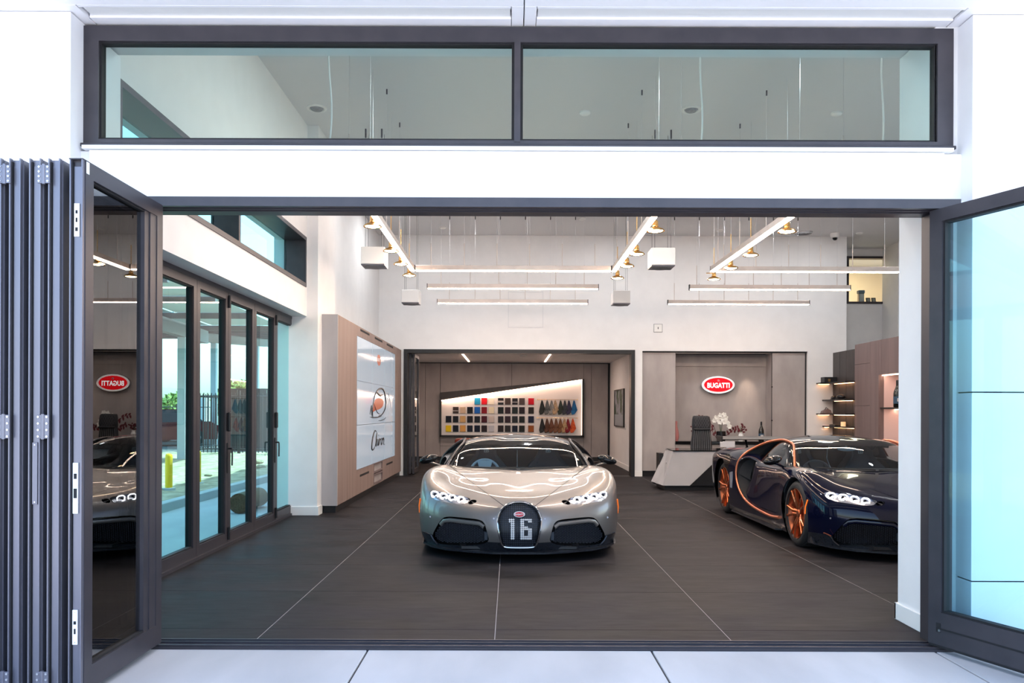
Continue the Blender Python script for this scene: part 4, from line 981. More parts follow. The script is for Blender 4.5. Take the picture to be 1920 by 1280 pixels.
# ---- ceiling items
def can(x, y, r, lb):
    t = thing('ceiling_downlight', lb, 'light', (x, y, CZ-.02), 'recessed ceiling lights')
    obj('trim_ring', lathe(B(), [(r, 0), (r, -.012), (r*.78, -.014), (r*.70, 0), (r, 0)], 32, Matrix.Translation((x, y, CZ))), m_white, t, smooth=True)
    obj('louvre', lathe(B(), [(r*.7, -.002), (r*.5, -.03), (0, -.035)], 24, Matrix.Translation((x, y, CZ))), m_grille, t, smooth=True)
can(-2.49, 10.1, .125, 'round recessed ceiling light seen through the left half of the high window'); can(2.3, 10.1, .125, 'round recessed ceiling light seen through the right half of the high window')
m_down = emis('downlight_glow', (1, .90, .80), 60)
for k, (x, y, lb) in enumerate(((.95, 10.2, 'faint round ceiling speaker left of the right recessed light'), (-1.44, 16.6, 'small round ceiling detector near the back wall above the left cross bars'), (1.42, 15.8, 'small round ceiling detector above the middle of the back wall'), (4.43, 16.8, 'small round ceiling detector above the desk niche'), (7.5, 17.0, 'small round ceiling detector above the right corner'), (4.2, 10.2, 'small round ceiling detector at the far right of the high window'))):
    obj('ceiling_detector', lathe(B(), [(.07, 0), (.07, -.02), (.05, -.035), (0, -.038)], 24, Matrix.Translation((x, y, CZ))), m_white, smooth=True, label=lb, cat='detector', group='round ceiling detectors')
t = thing('ceiling_vent', 'round grey ceiling air vent near the top right of the back wall', 'vent', (6.3, 17.0, CZ-.02))
for r in (.19, .15, .11, .07): obj('vent_ring', lathe(B(), [(r, 0), (r, -.02), (r-.018, -.024), (r-.018, -.004), (r, 0)], 32, Matrix.Translation((6.3, 17.0, CZ))), m_steel, t, smooth=True)
t = thing('security_camera', 'white dome security camera with a black eye at the top right of the back wall', 'camera', (7.0, 17.05, CZ-.2))
obj('mount', lathe(B(), [(.10, .0), (.10, -.05), (.085, -.09), (.05, -.10), (0, -.10)], 28, Matrix.Translation((7.0, 17.05, CZ))), m_white, t, smooth=True)
obj('dome', lathe(B(), [(.055, -.09), (.05, -.125), (.03, -.148), (0, -.155)], 24, Matrix.Translation((7.0, 17.05, CZ))), m_blackg, t, smooth=True)
# fill lamps added to brighten the rooms: bare discs at ceiling height, no fixtures
def down(x, y, z, p, col=(1, .90, .80)):
    d = bpy.data.lights.new('fill_lamp', 'AREA'); d.shape = 'DISK'; d.size = .16; d.energy = p; d.color = col
    o = bpy.data.objects.new('fill_lamp', d); COL.objects.link(o); o.location = (x, y, z)
for x, y in ((-.7, 8.0), (-1.6, 12.6), (-1.9, 15.2), (.5, 7.2), (.5, 9.8), (.5, 14.6), (2.6, 8), (4.5, 9.6), (2.4, 15.6), (4.8, 15.4), (6.6, 15.6), (6.6, 12.0), (6.6, 8.0)):
    down(x, y, CZ-.01, 17, (.94, .97, 1))
# ---- back wall details
t = thing('access_panel', 'square white access panel flush in the back wall above the swatch room', 'panel', (.33, BY, 3.26))
obj('panel_frame', frame_ring(B(), -.06, .716, 3.26, 4.06, .016, BY-.006, BY), m_ceil, t); obj('panel_door', bx(-.03, .686, BY-.006, BY, 3.29, 4.03), m_wint, t)
t = thing('wall_device', 'small square white device on the back wall above the desk niche', 'switch', (3.24, BY, 3.18))
obj('plate_edge', bx(3.145, 3.34, BY-.006, BY, 3.17, 3.355), m_grille, t); obj('plate', bx(3.155, 3.33, BY-.012, BY-.004, 3.18, 3.345, bev=.003), m_white, t); obj('sensor', bx(3.235, 3.25, BY-.016, BY-.012, 3.24, 3.285), m_seal, t)

# ================================================================ video wall unit on the left
CX0, CX1, CY0, CY1, CH = -2.62, -2.40, 10.95, 17.33, 2.76
u = thing('media_cabinet', 'tall taupe wall unit on the left carrying the nine-screen video wall', 'cabinet', (-2.5, 14.1, 0))
obj('plinth', bx(CX0+.02, CX1-.03, CY0+.04, CY1, 0, .10), m_black, u)
obj('end_panel', bx(CX0, CX1, CY0, CY0+.03, .10, CH, bev=.002), m_linen2, u)
obj('carcass', bx(-2.88, CX1-.035, 11.78, CY1, .10, CH), m_black, u)
dpx = lambda px: -CX1*F/(CX-px)
ya, yb = dpx(669), dpx(740)                                 # extents of the video wall
zt, zb = PZ(630, ya), PZ(882, ya)
yy = [CY0+.03, dpx(651), ya]
def face(y0, y1, z0, z1, nm='front_panel', m=None): return obj(nm, bx(CX1-.035, CX1, y0+.003, y1-.003, z0+.003, z1-.003, bev=.0015), m or m_taupe, u)
face(yy[0], yy[1], .10, CH); face(yy[1], ya, .10, CH); face(yb, CY1, .10, CH)
w3 = (yb-ya)/3
slot_m = m_seal
for k in range(3):
    p = face(ya+k*w3, ya+(k+1)*w3, zt, CH)
    obj('slot', bx(CX1-.002, CX1+.002, ya+(k+.2)*w3, ya+(k+.8)*w3, zt+.10, zt+.135), slot_m, p)
    if k == 1:
        p = face(ya+k*w3, ya+(k+1)*w3, .10, .12); 
        for (za, zc) in ((.36, .50), (.16, .30)):
            gr = obj('air_grille', frame_ring(B(), ya+(k+.15)*w3, ya+(k+.85)*w3, za-.04, zc, .03, CX1-.03, CX1+.004, axis='x'), m_brown, u)
            obj('grille_slats', bx(CX1-.028, CX1-.02, ya+(k+.15)*w3+.03, ya+(k+.85)*w3-.03, za-.01, zc-.03), m_linen, gr)
        face(ya+k*w3, ya+(k+.15)*w3, .12, zb); face(ya+(k+.85)*w3, ya+(k+1)*w3, .12, zb)
    else:
        p = face(ya+k*w3, ya+(k+1)*w3, .10, zb); obj('slot', bx(CX1-.002, CX1+.002, ya+(k+.2)*w3, ya+(k+.8)*w3, zb-.13, zb-.095), slot_m, p)
v = thing('video_wall', 'large video wall of nine lit screens with a sketch and the word Chiron', 'screen', (CX1, (ya+yb)/2, zb))
m_scr = M('screen_light', (.30, .34, .38), .09, emit=(.66, .80, .95), es=.20, coat=.3)
h3 = (zt-zb)/3
for i in range(3):
    for j in range(3): obj('screen', bx(CX1-.03, CX1+.006, ya+i*w3+.012, ya+(i+1)*w3-.012, zb+j*h3+.005, zb+(j+1)*h3-.005), m_scr, v)
SXF = CX1+.008
m_ink = M('screen_print_black', (.01, .01, .012), .3); m_rust = M('screen_print_rust', (.42, .09, .04), .3, emit=(.5, .1, .04), es=.05); m_grey = M('screen_print_grey', (.30, .34, .38), .3)
yc, zc = dpx(709.5), PZ(676, dpx(709.5))
obj('screen_emblem', prism(B(), [(yc+.20*math.cos(2*PI*k/36), zc+.10*math.sin(2*PI*k/36)) for k in range(36)], YZ, SXF-.002, SXF), m_rust, v, label='rust red oval emblem in the top middle screen')
TSIDE = Matrix(((0, 0, 1, 0), (1, 0, 0, 0), (0, 1, 0, 0), (0, 0, 0, 1)))   # text x -> world y, text y -> world z, facing +X
obj('emblem_lettering', text_bm('BUGATTI', .085, .0008, .001, Matrix.Translation((SXF+.001, yc, zc)) @ TSIDE), m_ring, v)
yc, zc = dpx(707), PZ(826, dpx(707))
KY, KZ = .97, .50
def stroke(nm, pts, r, m):     # flat drawn line on the screens
    P = [Vector((SXF, yc+a*KY, zc+b*KZ)) for a, b in pts]; n = max(8, len(P)*6)
    t = np.r_[0, np.cumsum([ (P[i+1]-P[i]).length for i in range(len(P)-1)])]
    Q = [Vector(q) for q in nspl(np.array([list(p) for p in P]), t, np.linspace(0, t[-1], n))]
    rr = [r*.85*(.35+.65*math.sin(PI*min(1, max(0, (k+.5)/n)))) for k in range(n)]
    return obj(nm, tube(B(), Q, rr, 6, up=(1, 0, 0)), m, v, smooth=True)
# handwritten model name (script lettering)
s_ = 1.0
stroke('script_stroke', [(-.12, .30), (-.22, .36), (-.42, .26), (-.58, .02), (-.62, -.22), (-.50, -.30), (-.30, -.22)], .020, m_ink)
stroke('script_stroke', [(-.30, -.22), (-.16, .0), (-.08, .26), (-.12, .20), (-.17, -.20), (-.10, .0), (-.03, .04), (-.04, -.16), (.02, -.20)], .015, m_ink)
stroke('script_stroke', [(.02, -.20), (.10, .02), (.09, -.17), (.15, -.17), (.22, .04), (.23, -.02), (.20, -.18)], .013, m_ink)
stroke('script_stroke', [(.20, -.18), (.29, .03), (.35, .0), (.36, -.02)], .013, m_ink)
stroke('script_stroke', [(.46, .04), (.39, -.04), (.41, -.18), (.50, -.15), (.53, -.02), (.46, .04), (.44, .01)], .013, m_ink)
stroke('script_stroke', [(.57, -.18), (.60, .03), (.61, -.02), (.70, .04), (.73, -.02), (.72, -.17), (.86, -.20)], .013, m_ink)
obj('script_dot', cyl(B(), (SXF, yc+.13, zc+.085), (SXF+.002, yc+.13, zc+.085), .018, n=12), m_ink, v)
KY, KZ = 1.25, .50
# sketch of a curved car in the middle row
yc, zc = dpx(707), PZ(757, dpx(707))
for pts, r, m in (([(-.45, -.35), (-.35, .05), (-.10, .42), (.25, .55), (.62, .40), (.75, .05), (.55, -.30), (.10, -.45)], .020, m_ink),
                  ([(-.10, .42), (.20, .30), (.48, .34)], .022, m_ink), ([(-.62, -.38), (-.50, -.10), (-.52, -.42)], .016, m_ink),
                  ([(-.60, -.48), (-.10, -.50), (.40, -.46)], .012, m_ink), ([(.10, -.62), (.50, -.60), (.78, -.52)], .010, m_ink),
                  ([(.75, .44), (1.05, .34), (1.18, .0), (1.05, -.35), (.92, -.48)], .008, m_grey), ([(.80, .30), (1.0, .1), (.95, -.25)], .007, m_grey),
                  ([(-.30, .0), (-.05, -.30), (.30, -.38)], .010, m_ink), ([(-.45, -.52), (-.44, -.25), (-.38, -.52)], .014, m_ink)):
    stroke('sketch_line', pts, r, m)
obj('sketch_shape', prism(B(), roundp([(yc+a*1.25, zc+b*.5) for a, b in ((-.42, -.34), (-.28, .08), (0, .20), (.52, .18), (.55, -.08), (.15, -.22), (-.2, -.25))], 2), YZ, SXF-.003, SXF-.001), m_rust, v, label='rust red body of the sketched car')

# ================================================================ swatch room
RY = 22.6
U = lambda c: -3.299+c*.003642              # crop reading -> metres on the room's back wall
Zc = lambda c: 3.26-.003642*c
q = struct('wall_room_back', bx(-3.2, 3.0, RY, RY+.1, 0, SZ), m_seal)
def lp(x0, x1, z0, z1, nm='wall_panel'): return obj(nm, bx(x0+.004, x1-.004, RY-.04, RY, z0+.004, z1-.004, bev=.0015), m_linen, q)
TL, TR, BTM = (U(357), Zc(360)), (U(1480), Zc(253)), Zc(705)
lp(-3.05, U(160), .12, 2.79); lp(U(160), U(238), .12, 2.79); lp(U(238), U(355), .12, 2.79)
lp(U(1480), U(1540), .12, 2.79); lp(U(1540), U(1672), .12, 2.79)
xm = U(916); zm = TL[1]+(TR[1]-TL[1])*(xm-TL[0])/(TR[0]-TL[0])
obj('wall_panel', prism(B(), [(TL[0]+.004, TL[1]+.004), (xm-.004, zm+.004), (xm-.004, 2.786), (TL[0]+.004, 2.786)], XZ, RY-.04, RY), m_linen, q)
obj('wall_panel', prism(B(), [(xm+.004, zm+.004), (TR[0]-.004, TR[1]+.004), (TR[0]-.004, 2.786), (xm+.004, 2.786)], XZ, RY-.04, RY), m_linen, q)
lp(U(355), U(1480), Zc(778), BTM); lp(U(355), xm, .12, Zc(778)); lp(xm, U(1480), .12, Zc(778))
struct('baseboard_room_back', bx(-3.05, 2.84, RY-.03, RY, 0, .12), m_black)
struct('trim_9', bx(-3.05, 2.84, RY-.05, RY, 2.79, 2.81), m_black)
struct('trim_10', bx(2.80, 2.84, RY-.08, RY, 0, 2.80), m_black)
d = thing('sample_display', 'wide white backlit display board with a slanting dark top in the back room', 'display board', (0, RY-.06, BTM))
m_board = M('white_display_board', (.80, .76, .74), .6)
obj('board', prism(B(), [(U(365), Zc(693)), (U(1466), Zc(693)), (U(1466), Zc(256)), (U(365), Zc(421))], XZ, RY-.052, RY-.042), m_board, d)
obj('sloping_canopy', prism(B(), [(TL[0], Zc(418)), (TR[0], Zc(250)), TR, TL], XZ, RY-.20, RY-.041), m_slat, d)
obj('frame_side', bx(U(1466), U(1480), RY-.20, RY-.041, BTM, Zc(253)), m_black, d); obj('frame_side', bx(U(355), U(366), RY-.20, RY-.041, BTM, Zc(418)), m_black, d)
obj('frame_bottom', bx(U(355), U(1480), RY-.20, RY-.041, BTM, Zc(692)), m_black, d)
bm = B(); a, b = Vector((U(368), RY-.16, Zc(424))), Vector((U(1464), RY-.16, Zc(258))); tube(bm, [a, b], .014, 6); obj('led_strip', bm, emis('display_strip', (1, .66, .48), 15), d)
bm = B(); tube(bm, [(U(1462), RY-.16, Zc(262)), (U(1462), RY-.16, Zc(688))], .008, 6); obj('led_strip', bm, emis('soft_strip', (1, .70, .55), 3), d)
cols = [421, 477, 533, 589, 646, 701, 757, 830, 885, 941, 996, 1068]; rws = [427, 497, 568, 641]
SW = {(0, 4): ('sky blue', (.02, .30, .55)), (0, 5): ('bright red', (.72, .01, .02)), (0, 6): ('cream white', (.85, .80, .66)), (0, 7): ('black with two light stripes', (.015, .013, .016)), (0, 8): ('dark brown', (.06, .038, .035)), (0, 9): ('black with one light stripe', (.015, .013, .018)), (0, 10): ('grey brown', (.085, .06, .058)), (0, 11): ('quilted bright red', (.66, .01, .03)),
 (1, 1): ('dark bronze striped', (.05, .035, .03)), (1, 2): ('beige and sand', (.55, .42, .30)), (1, 3): ('black', (.010, .010, .014)), (1, 4): ('royal blue', (.01, .12, .48)), (1, 5): ('deep crimson', (.22, .005, .012)), (1, 6): ('pale cream', (.85, .76, .55)), (1, 7): ('greenish black', (.010, .014, .014)), (1, 8): ('plum black', (.035, .018, .026)), (1, 9): ('dark green black', (.014, .022, .022)), (1, 10): ('warm black', (.02, .012, .016)), (1, 11): ('charcoal', (.03, .026, .026)),
 (2, 0): ('ink black', (.010, .012, .022)), (2, 1): ('black', (.010, .011, .016)), (2, 2): ('golden sand', (.62, .38, .16)), (2, 3): ('black glossy', (.012, .008, .012)), (2, 4): ('dark slate', (.012, .014, .022)), (2, 5): ('dark wine', (.07, .006, .014)), (2, 6): ('silver beige', (.58, .50, .46)), (2, 7): ('smoke black', (.022, .018, .022)), (2, 8): ('aubergine', (.032, .014, .022)), (2, 9): ('steel black', (.022, .024, .028)), (2, 10): ('black green', (.014, .016, .016)), (2, 11): ('navy', (.012, .018, .045)),
 (3, 0): ('bright yellow', (.85, .60, .01)), (3, 1): ('blue black', (.008, .010, .020)), (3, 2): ('amber tan', (.70, .36, .10)), (3, 3): ('night blue', (.008, .010, .024)), (3, 4): ('midnight blue', (.006, .009, .026)), (3, 5): ('brown black', (.02, .010, .012)), (3, 6): ('silver', (.50, .50, .54)), (3, 7): ('coffee black', (.022, .014, .014)), (3, 8): ('grey black', (.022, .020, .020)), (3, 9): ('deep navy', (.008, .010, .026)), (3, 10): ('olive black', (.014, .014, .010)), (3, 11): ('cognac brown', (.30, .085, .020))}
ordn = ['top', 'second', 'third', 'bottom']; cn = ['first', 'second', 'third', 'fourth', 'fifth', 'sixth', 'seventh', 'eighth', 'ninth', 'tenth', 'eleventh', 'twelfth']
for (r, c), (nm, colr) in SW.items():
    leather = c == 11
    o = thing('paint_sample' if not leather else 'leather_sample', '%s square sample, %s row, %s column of the display board' % (nm, ordn[r], cn[c]), 'sample', (U(cols[c]), RY-.06, Zc(rws[r])-.09), 'square colour samples on the display board')
    x, z = U(cols[c]), Zc(rws[r]); mm = M('sample_'+nm.replace(' ', '_'), colr, .5 if leather else .35, spec=.25)
    obj('backing', bx(x-.082, x+.082, RY-.060, RY-.053, z-.096, z+.096), m_board if (r+c) % 3 == 0 else m_leaf, o)
    obj('face', bx(x-.078, x+.078, RY-.085, RY-.060, z-.091, z+.091, bev=.004), mm, o)
    if 'stripe' in nm:
        for zz in ((z-.018,) if 'one' in nm or 'striped' in nm else (z+.01, z-.01)): obj('light_stripe', bx(x-.078, x+.078, RY-.087, RY-.085, zz-.006, zz+.006), m_ring, o)
        if 'two' in nm: obj('light_stripe', bx(x-.078, x+.078, RY-.0875, RY-.085, z-.03, z-.018), m_ring, o)
    if nm == 'quilted bright red':
        for k in range(-2, 3): obj('quilt_seam', tube(B(), [(x+k*.03-.03, RY-.086, z-.085), (x+k*.03+.03, RY-.086, z+.085)], .0025, 4), m_red, o)
R1 = [(1152, 'green black', (.018, .024, .022)), (1192, 'mid grey', (.13, .14, .14)), (1227, 'light grey', (.30, .30, .29)), (1256, 'beige', (.52, .36, .22)), (1297, 'dark green', (.030, .042, .032)), (1330, 'slate grey', (.045, .052, .065)), (1362, 'grey purple', (.045, .038, .09)), (1402, 'bright blue', (.01, .14, .36))]
R2 = [(1153, 'charcoal', (.018, .018, .020)), (1192, 'dark brown', (.11, .04, .02)), (1226, 'chestnut brown', (.17, .06, .03)), (1262, 'hazel brown', (.19, .08, .04)), (1296, 'tobacco brown', (.24, .10, .04)), (1328, 'sand', (.50, .32, .17)), (1355, 'dark red', (.26, .010, .02)), (1393, 'orange', (.70, .10, .02))]
for row, (cs, zr, xe) in enumerate(((R1, 412, (1120, 1430)), (R2, 555, (1115, 1430)))):
    rd = thing('hanging_rod', '%s thin brass rod on the display board holding leather cuttings' % ('upper' if row == 0 else 'lower'), 'rod', (U(1275), RY-.11, Zc(zr)), 'brass rods on the display board')
    obj('rod', cyl(B(), (U(xe[0]), RY-.11, Zc(zr)), (U(xe[1]), RY-.11, Zc(zr)), .006, n=8), m_brass, rd)
    for e in xe: obj('end_knob', cyl(B(), (U(e), RY-.115, Zc(zr)), (U(e), RY-.052, Zc(zr)), .014, n=12), m_brass, rd)
    for k, (cx_, nm, colr) in enumerate(cs):
        x, z = U(cx_), Zc(zr)-.008; o = thing('leather_cutting', '%s leather cutting hanging on the %s brass rod of the display board' % (nm, 'upper' if row == 0 else 'lower'), 'leather', (x, RY-.10, z-.42), 'leather cuttings on the brass rods')
        mm = noisy('leather_'+nm.replace(' ', '_'), tuple(v*.75 for v in colr), tuple(min(1, v*1.15) for v in colr), 25, (.5, .65))
        out = [(-.012, 0), (.012, 0), (.035, -.06), (.072, -.20), (.10, -.29), (.055, -.36), (.02, -.405), (-.055, -.425), (-.082, -.34), (-.060, -.22), (-.030, -.08)]
        yo = RY-.115-.004*(k % 2)-.006*k/8; bm = B(); rings = []
        for dy, sc in ((-.012, .96), (0, 1), (.010, .97)): rings.append([bm.verts.new((x+a*sc, yo+dy+.018*math.sin(b*16+a*30), z+b*sc)) for a, b in out])
        n = len(out)
        for a_, b_ in zip(rings[:-1], rings[1:]):
            for i in range(n): bm.faces.new([a_[i], a_[(i+1) % n], b_[(i+1) % n], b_[i]])
        bm.faces.new(rings[0][::-1]); bm.faces.new(rings[-1]); obj('hide', bm, mm, o)
        fold = [(.02, -.05), (.068, -.20), (.045, -.24), (-.045, -.30), (-.03, -.18)]
        obj('fold', prism(B(), [(x+a, z+b) for a, b in fold], XZ, yo-.020, yo-.012), mm, o)
        obj('loop', cyl(B(), (x, yo-.016, z-.012), (x, yo-.012, z-.012), .009, n=12), m_ring, o)
# ceiling light strips of the room
for px0, px1, lb in ((868, 876, 'left short light strip in the swatch room ceiling'), (1036, 1027, 'right short light strip in the swatch room ceiling')):
    bm = B(); tube(bm, [(PX(px0-6, 18.5), 18.5, SZ-.012), (PX(px0+4, 21.6)*1.0, 21.6, SZ-.012)], .018, 6)
    x = PX(px0-3, 18.6)
    t = thing('ceiling_strip', lb, 'light', (x, 20, SZ-.03), 'ceiling strips of the swatch room')
    bm.free(); obj('diffuser', bx(x-.022, x+.022, 18.6, 21.9, SZ-.016, SZ-.004), m_ledw, t); obj('housing', bx(x-.03, x+.03, 18.58, 21.92, SZ-.008, SZ), m_alu, t)
obj('ceiling_detector', lathe(B(), [(.08, 0), (.08, -.02), (.05, -.04), (0, -.045)], 24, Matrix.Translation((.32, 19.6, SZ))), m_white, smooth=True, label='white round detector in the swatch room ceiling', cat='detector')
for x in (-1.5, 0, 1.5): down(x, 20.6, SZ-.02, 8, (1, .80, .70))
# picture on the right wall
p = thing('framed_picture', 'framed green and grey abstract picture on the right wall of the swatch room', 'picture', (2.84, 21, 1.1))
ya_, yb_ = 2.84*F/(1154-CX), 2.84*F/(1171.5-CX)
ya_, yb_ = min(ya_, yb_), max(ya_, yb_)
obj('frame', frame_ring(B(), ya_, yb_, 1.03, 2.00, .03, 2.80, 2.838, axis='x'), m_black, p)
m_art = noisy('picture_print', (.05, .10, .05), (.36, .36, .42), 2.6, (.2, .3), lo=.42, hi=.58, detail=6)
obj('print', bx(2.815, 2.825, ya_+.03, yb_-.03, 1.35, 1.97), m_art, p); obj('mount_board', bx(2.815, 2.825, ya_+.03, yb_-.03, 1.06, 1.35), m_grey, p)
obj('wall_switch', bx(2.828, 2.838, 19.35, 19.47, .98, 1.12, bev=.002), m_white, label='white wall switch on the right wall of the swatch room', cat='switch')
obj('wall_socket', bx(2.828, 2.838, 18.55, 18.64, .66, .86, bev=.002), m_white, label='tall white socket plate low on the right wall of the swatch room', cat='socket')
# folded glass doors parked at the left of the room
for k in range(2):
    y0 = BY+.28+k*.02; x = -2.24+k*.07
    f = struct('door_%d' % (15+k), frame_ring(B(), y0, y0+.85, .02, 2.70, .07, x-.025, x+.025, axis='x', wb=.10), m_frame)
    obj('pane', bx(x-.004, x+.004, y0+.07, y0+.78, .12, 2.63), m_gclear, f)
# small chair glimpsed beside the car
t = thing('red_stool', 'red brown upholstered seat behind the left edge of the silver car roof', 'stool', (PX(867, 21), 21, 0))
x = PX(869, 21); obj('seat', bx(x-.22, x+.22, 20.8, 21.2, .42, .70, bev=.06, seg=2), M('red_brown_leather', (.20, .03, .015), .45), t, smooth=True)
for sx in (-1, 1):
    for sy in (-1, 1): obj('leg', cyl(B(), (x+sx*.18, 21+sy*.15, 0), (x+sx*.16, 21+sy*.13, .44), .014, n=8), m_black, t)
# ================================================================ reception niche
NY = 17.87
struct('wall_niche', bx(2.85, 6.60, NY+.02, NY+.15, 0, 2.80), m_seal)
n = thing('niche_cladding', 'grey mineral wall cladding lining the niche behind the desk', 'cladding', (4.7, BY, 0))
x1, x2, x3, x4 = 2.905, PX(1266, 17.45), PX(1447, 17.45), 6.50
obj('side_panel', bx(x1, x2, 17.43, NY+.01, .12, 2.73, bev=.002), m_linen, n); obj('side_panel', bx(x3, x4, 17.43, NY+.01, .12, 2.73, bev=.002), m_linen, n)
obj('plinth', bx(x1, x2, 17.46, NY, 0, .12), m_black, n); obj('plinth', bx(x3, x4, 17.46, NY, 0, .12), m_black, n)
obj('back_panel', bx(x2, x3, NY-.01, NY+.01, .75, 2.45), m_linen, n); obj('upper_panel', bx(x2, x3, NY-.03, NY+.01, 2.453, 2.72), m_linen, n)
obj('edge_slot', bx(x3-.012, x3-.002, 17.425, 17.44, .12, 2.73), m_black, n)
obj('cove_rail', bx(x2, x3, 17.50, 17.53, 2.715, 2.735), m_alu, n)
obj('side_gap', bx(6.50, 6.537, 17.44, NY, 0, 2.76), m_black, n); obj('top_gap', bx(2.90, 6.537, 17.42, NY, 2.735, 2.76), m_black, n)
for z in (1.24, 1.98): obj('hinge_dot', cyl(B(), (x3-.006, 17.418, z), (x3-.006, 17.426, z), .018, n=10), m_black, n)
c = thing('back_counter', 'low counter with a black top along the back of the desk niche', 'counter', ((x2+x3)/2, 17.6, 0))
obj('worktop', bx(x2, x3, 17.40, NY-.012, .72, .775, bev=.003), m_blackg, c)
obj('carcass', bx(x2, x3, 17.47, NY-.012, 0, .72), m_black, c)
ww = (x3-x2)/4
for k in range(4): obj('drawer_front', bx(x2+k*ww+.004, x2+(k+1)*ww-.004, 17.445, 17.47, .12, .70, bev=.002), m_linen, c)
# spot lights grazing the niche
for z, e in ((2.70, 14),):
    l = bpy.data.lights.new('niche_spot', 'SPOT'); l.energy = 22; l.spot_size = .7; l.spot_blend = .8; l.color = (1, .72, .5); l.shadow_soft_size = .02
    o = bpy.data.objects.new('niche_spot', l); COL.objects.link(o); o.location = (5.35, 17.48, 2.69); o.rotation_euler = (math.radians(18), 0, 0)
# ---- sign
SXC, SZC, SY = PX(1346, 17.8), PZ(720, 17.8), 17.80
t = thing('oval_sign', 'illuminated red oval sign with white lettering BUGATTI in the desk niche', 'sign', (SXC, SY, SZC-.2))
el = [(math.cos(2*PI*k/64), math.sin(2*PI*k/64)) for k in range(64)]
A, Bz = .375, .200
obj('rim', prism(B(), [(SXC+x*A, SZC+z*Bz) for x, z in el], XZ, SY-.03, SY+.05), m_chrome, t)
obj('white_border', prism(B(), [(SXC+x*(A-.010), SZC+z*(Bz-.010)) for x, z in el], XZ, SY-.036, SY-.03), emis('sign_white', (1, .93, .88), .8), t)
obj('red_face', prism(B(), [(SXC+x*(A-.052), SZC+z*(Bz-.040)) for x, z in el], XZ, SY-.042, SY-.036), emis('sign_red', (1, .012, .02), .8), t)
m_bead = M('sign_bead', (.55, .02, .03), .3)
for k in range(60):
    a = 2*PI*k/60; x, z = SXC+math.cos(a)*(A-.031), SZC+math.sin(a)*(Bz-.025)
    obj('bead', cyl(B(), (x, SY-.041, z), (x, SY-.036, z), .0075, n=6), m_bead, t) if k == 0 else None
    if k == 0: b0 = [c_ for c_ in t.children if c_.name.startswith('bead')][0]; base = Vector((x, SY, z))
    else: o = b0.copy(); COL.objects.link(o); o.location = Vector((x, SY, z))-base+b0.location
obj('lettering', text_bm('BUGATTI', .122, .003, .0030, Matrix.Translation((SXC, SY-.046, SZC-.018)) @ Matrix.Diagonal((1, 1, 1.25, 1)) @ FRONT, space=1.02), emis('sign_letters', (1, .97, .94), 1.25), t)
obj('monogram', text_bm('EB', .055, .002, .001, Matrix.Translation((SXC, SY-.046, SZC+.095)) @ FRONT, space=.8), m_grey, t)
# ---- desk (faceted)
DY0, DY1 = 14.25, 15.15
t = thing('reception_desk', 'faceted pale grey reception desk with a black wedge and dark top', 'desk', (3.7, 14.7, 0))
XR = 4.75
def fac(pts): 
    bm = B(); vs = [bm.verts.new(p) for p in pts]; bm.faces.new(vs); r = bmesh.ops.extrude_face_region(bm, geom=bm.faces[:]); 
    return bm
def solid(front, back):
    bm = B(); a = [bm.verts.new(p) for p in front]; b = [bm.verts.new(p) for p in back]; k = len(a)
    bm.faces.new(a); bm.faces.new(b[::-1])
    for i in range(k): bm.faces.new([a[i], b[i], b[(i+1) % k], a[(i+1) % k]])
    bmesh.ops.recalc_face_normals(bm, faces=bm.faces); return bm
zt_ = .715
# pale front face polygon and left facet
pf = [(2.765, DY0, .09), (3.24, DY0, .09), (3.74, DY0, .565), (XR, DY0, .565), (XR, DY0, zt_), (2.95, DY0+.03, zt_)]
obj('front_panel', solid(pf, [(x, y+.06, z) for x, y, z in pf]), m_linen2, t)
ps = [(2.66, DY0+.42, .09), (2.765, DY0, .09), (2.95, DY0+.03, zt_), (2.99, DY0+.88, zt_), (2.70, DY0+.88, .09)]
obj('side_facet', solid(ps, [(x+.06, y+.03, z) for x, y, z in ps]), m_linen2, t)
pw = [(3.25, DY0+.01, .09), (XR, DY0+.01, .09), (XR, DY0+.01, .56), (3.745, DY0+.01, .56)]
obj('black_wedge', solid(pw, [(x, y+.10, z) for x, y, z in pw]), m_black, t)
obj('base', bx(2.80, XR-.05, DY0+.05, DY1-.05, 0, .095), m_black, t)
obj('core', bx(2.98, XR-.02, DY0+.12, DY1, .09, .70), m_black, t)
obj('desktop', prism(B(), [(2.935, DY0+.005), (XR, DY0-.01), (XR, DY1), (2.98, DY1)], XY, .712, .728), m_blackg, t)
obj('return_panel', bx(2.85, 2.93, DY1-.05, DY1+.25, .05, .63), m_black, t)
obj('desk_emblem', cyl(B(), (2.845, DY0+.12, .50), (2.835, DY0+.12, .50), .02, n=16), m_steel, t)
# desk accessories
m_paper = M('paper_grey', (.55, .55, .58), .5)
def screen_thing(x, y, w, h, lb):
    t = thing('monitor', lb, 'monitor', (x, y, .728)); obj('panel', bx(x-w/2, x+w/2, y-.012, y+.012, .76, .76+h, bev=.004), m_paper, t)
    obj('stand', bx(x-.03, x+.03, y-.01, y+.03, .735, .84), m_steel, t); obj('foot', bx(x-.11, x+.11, y-.07, y+.09, .728, .738), m_steel, t)
screen_thing(4.10, 14.9, .28, .11, 'pale grey backed monitor on the reception desk below the car wing')
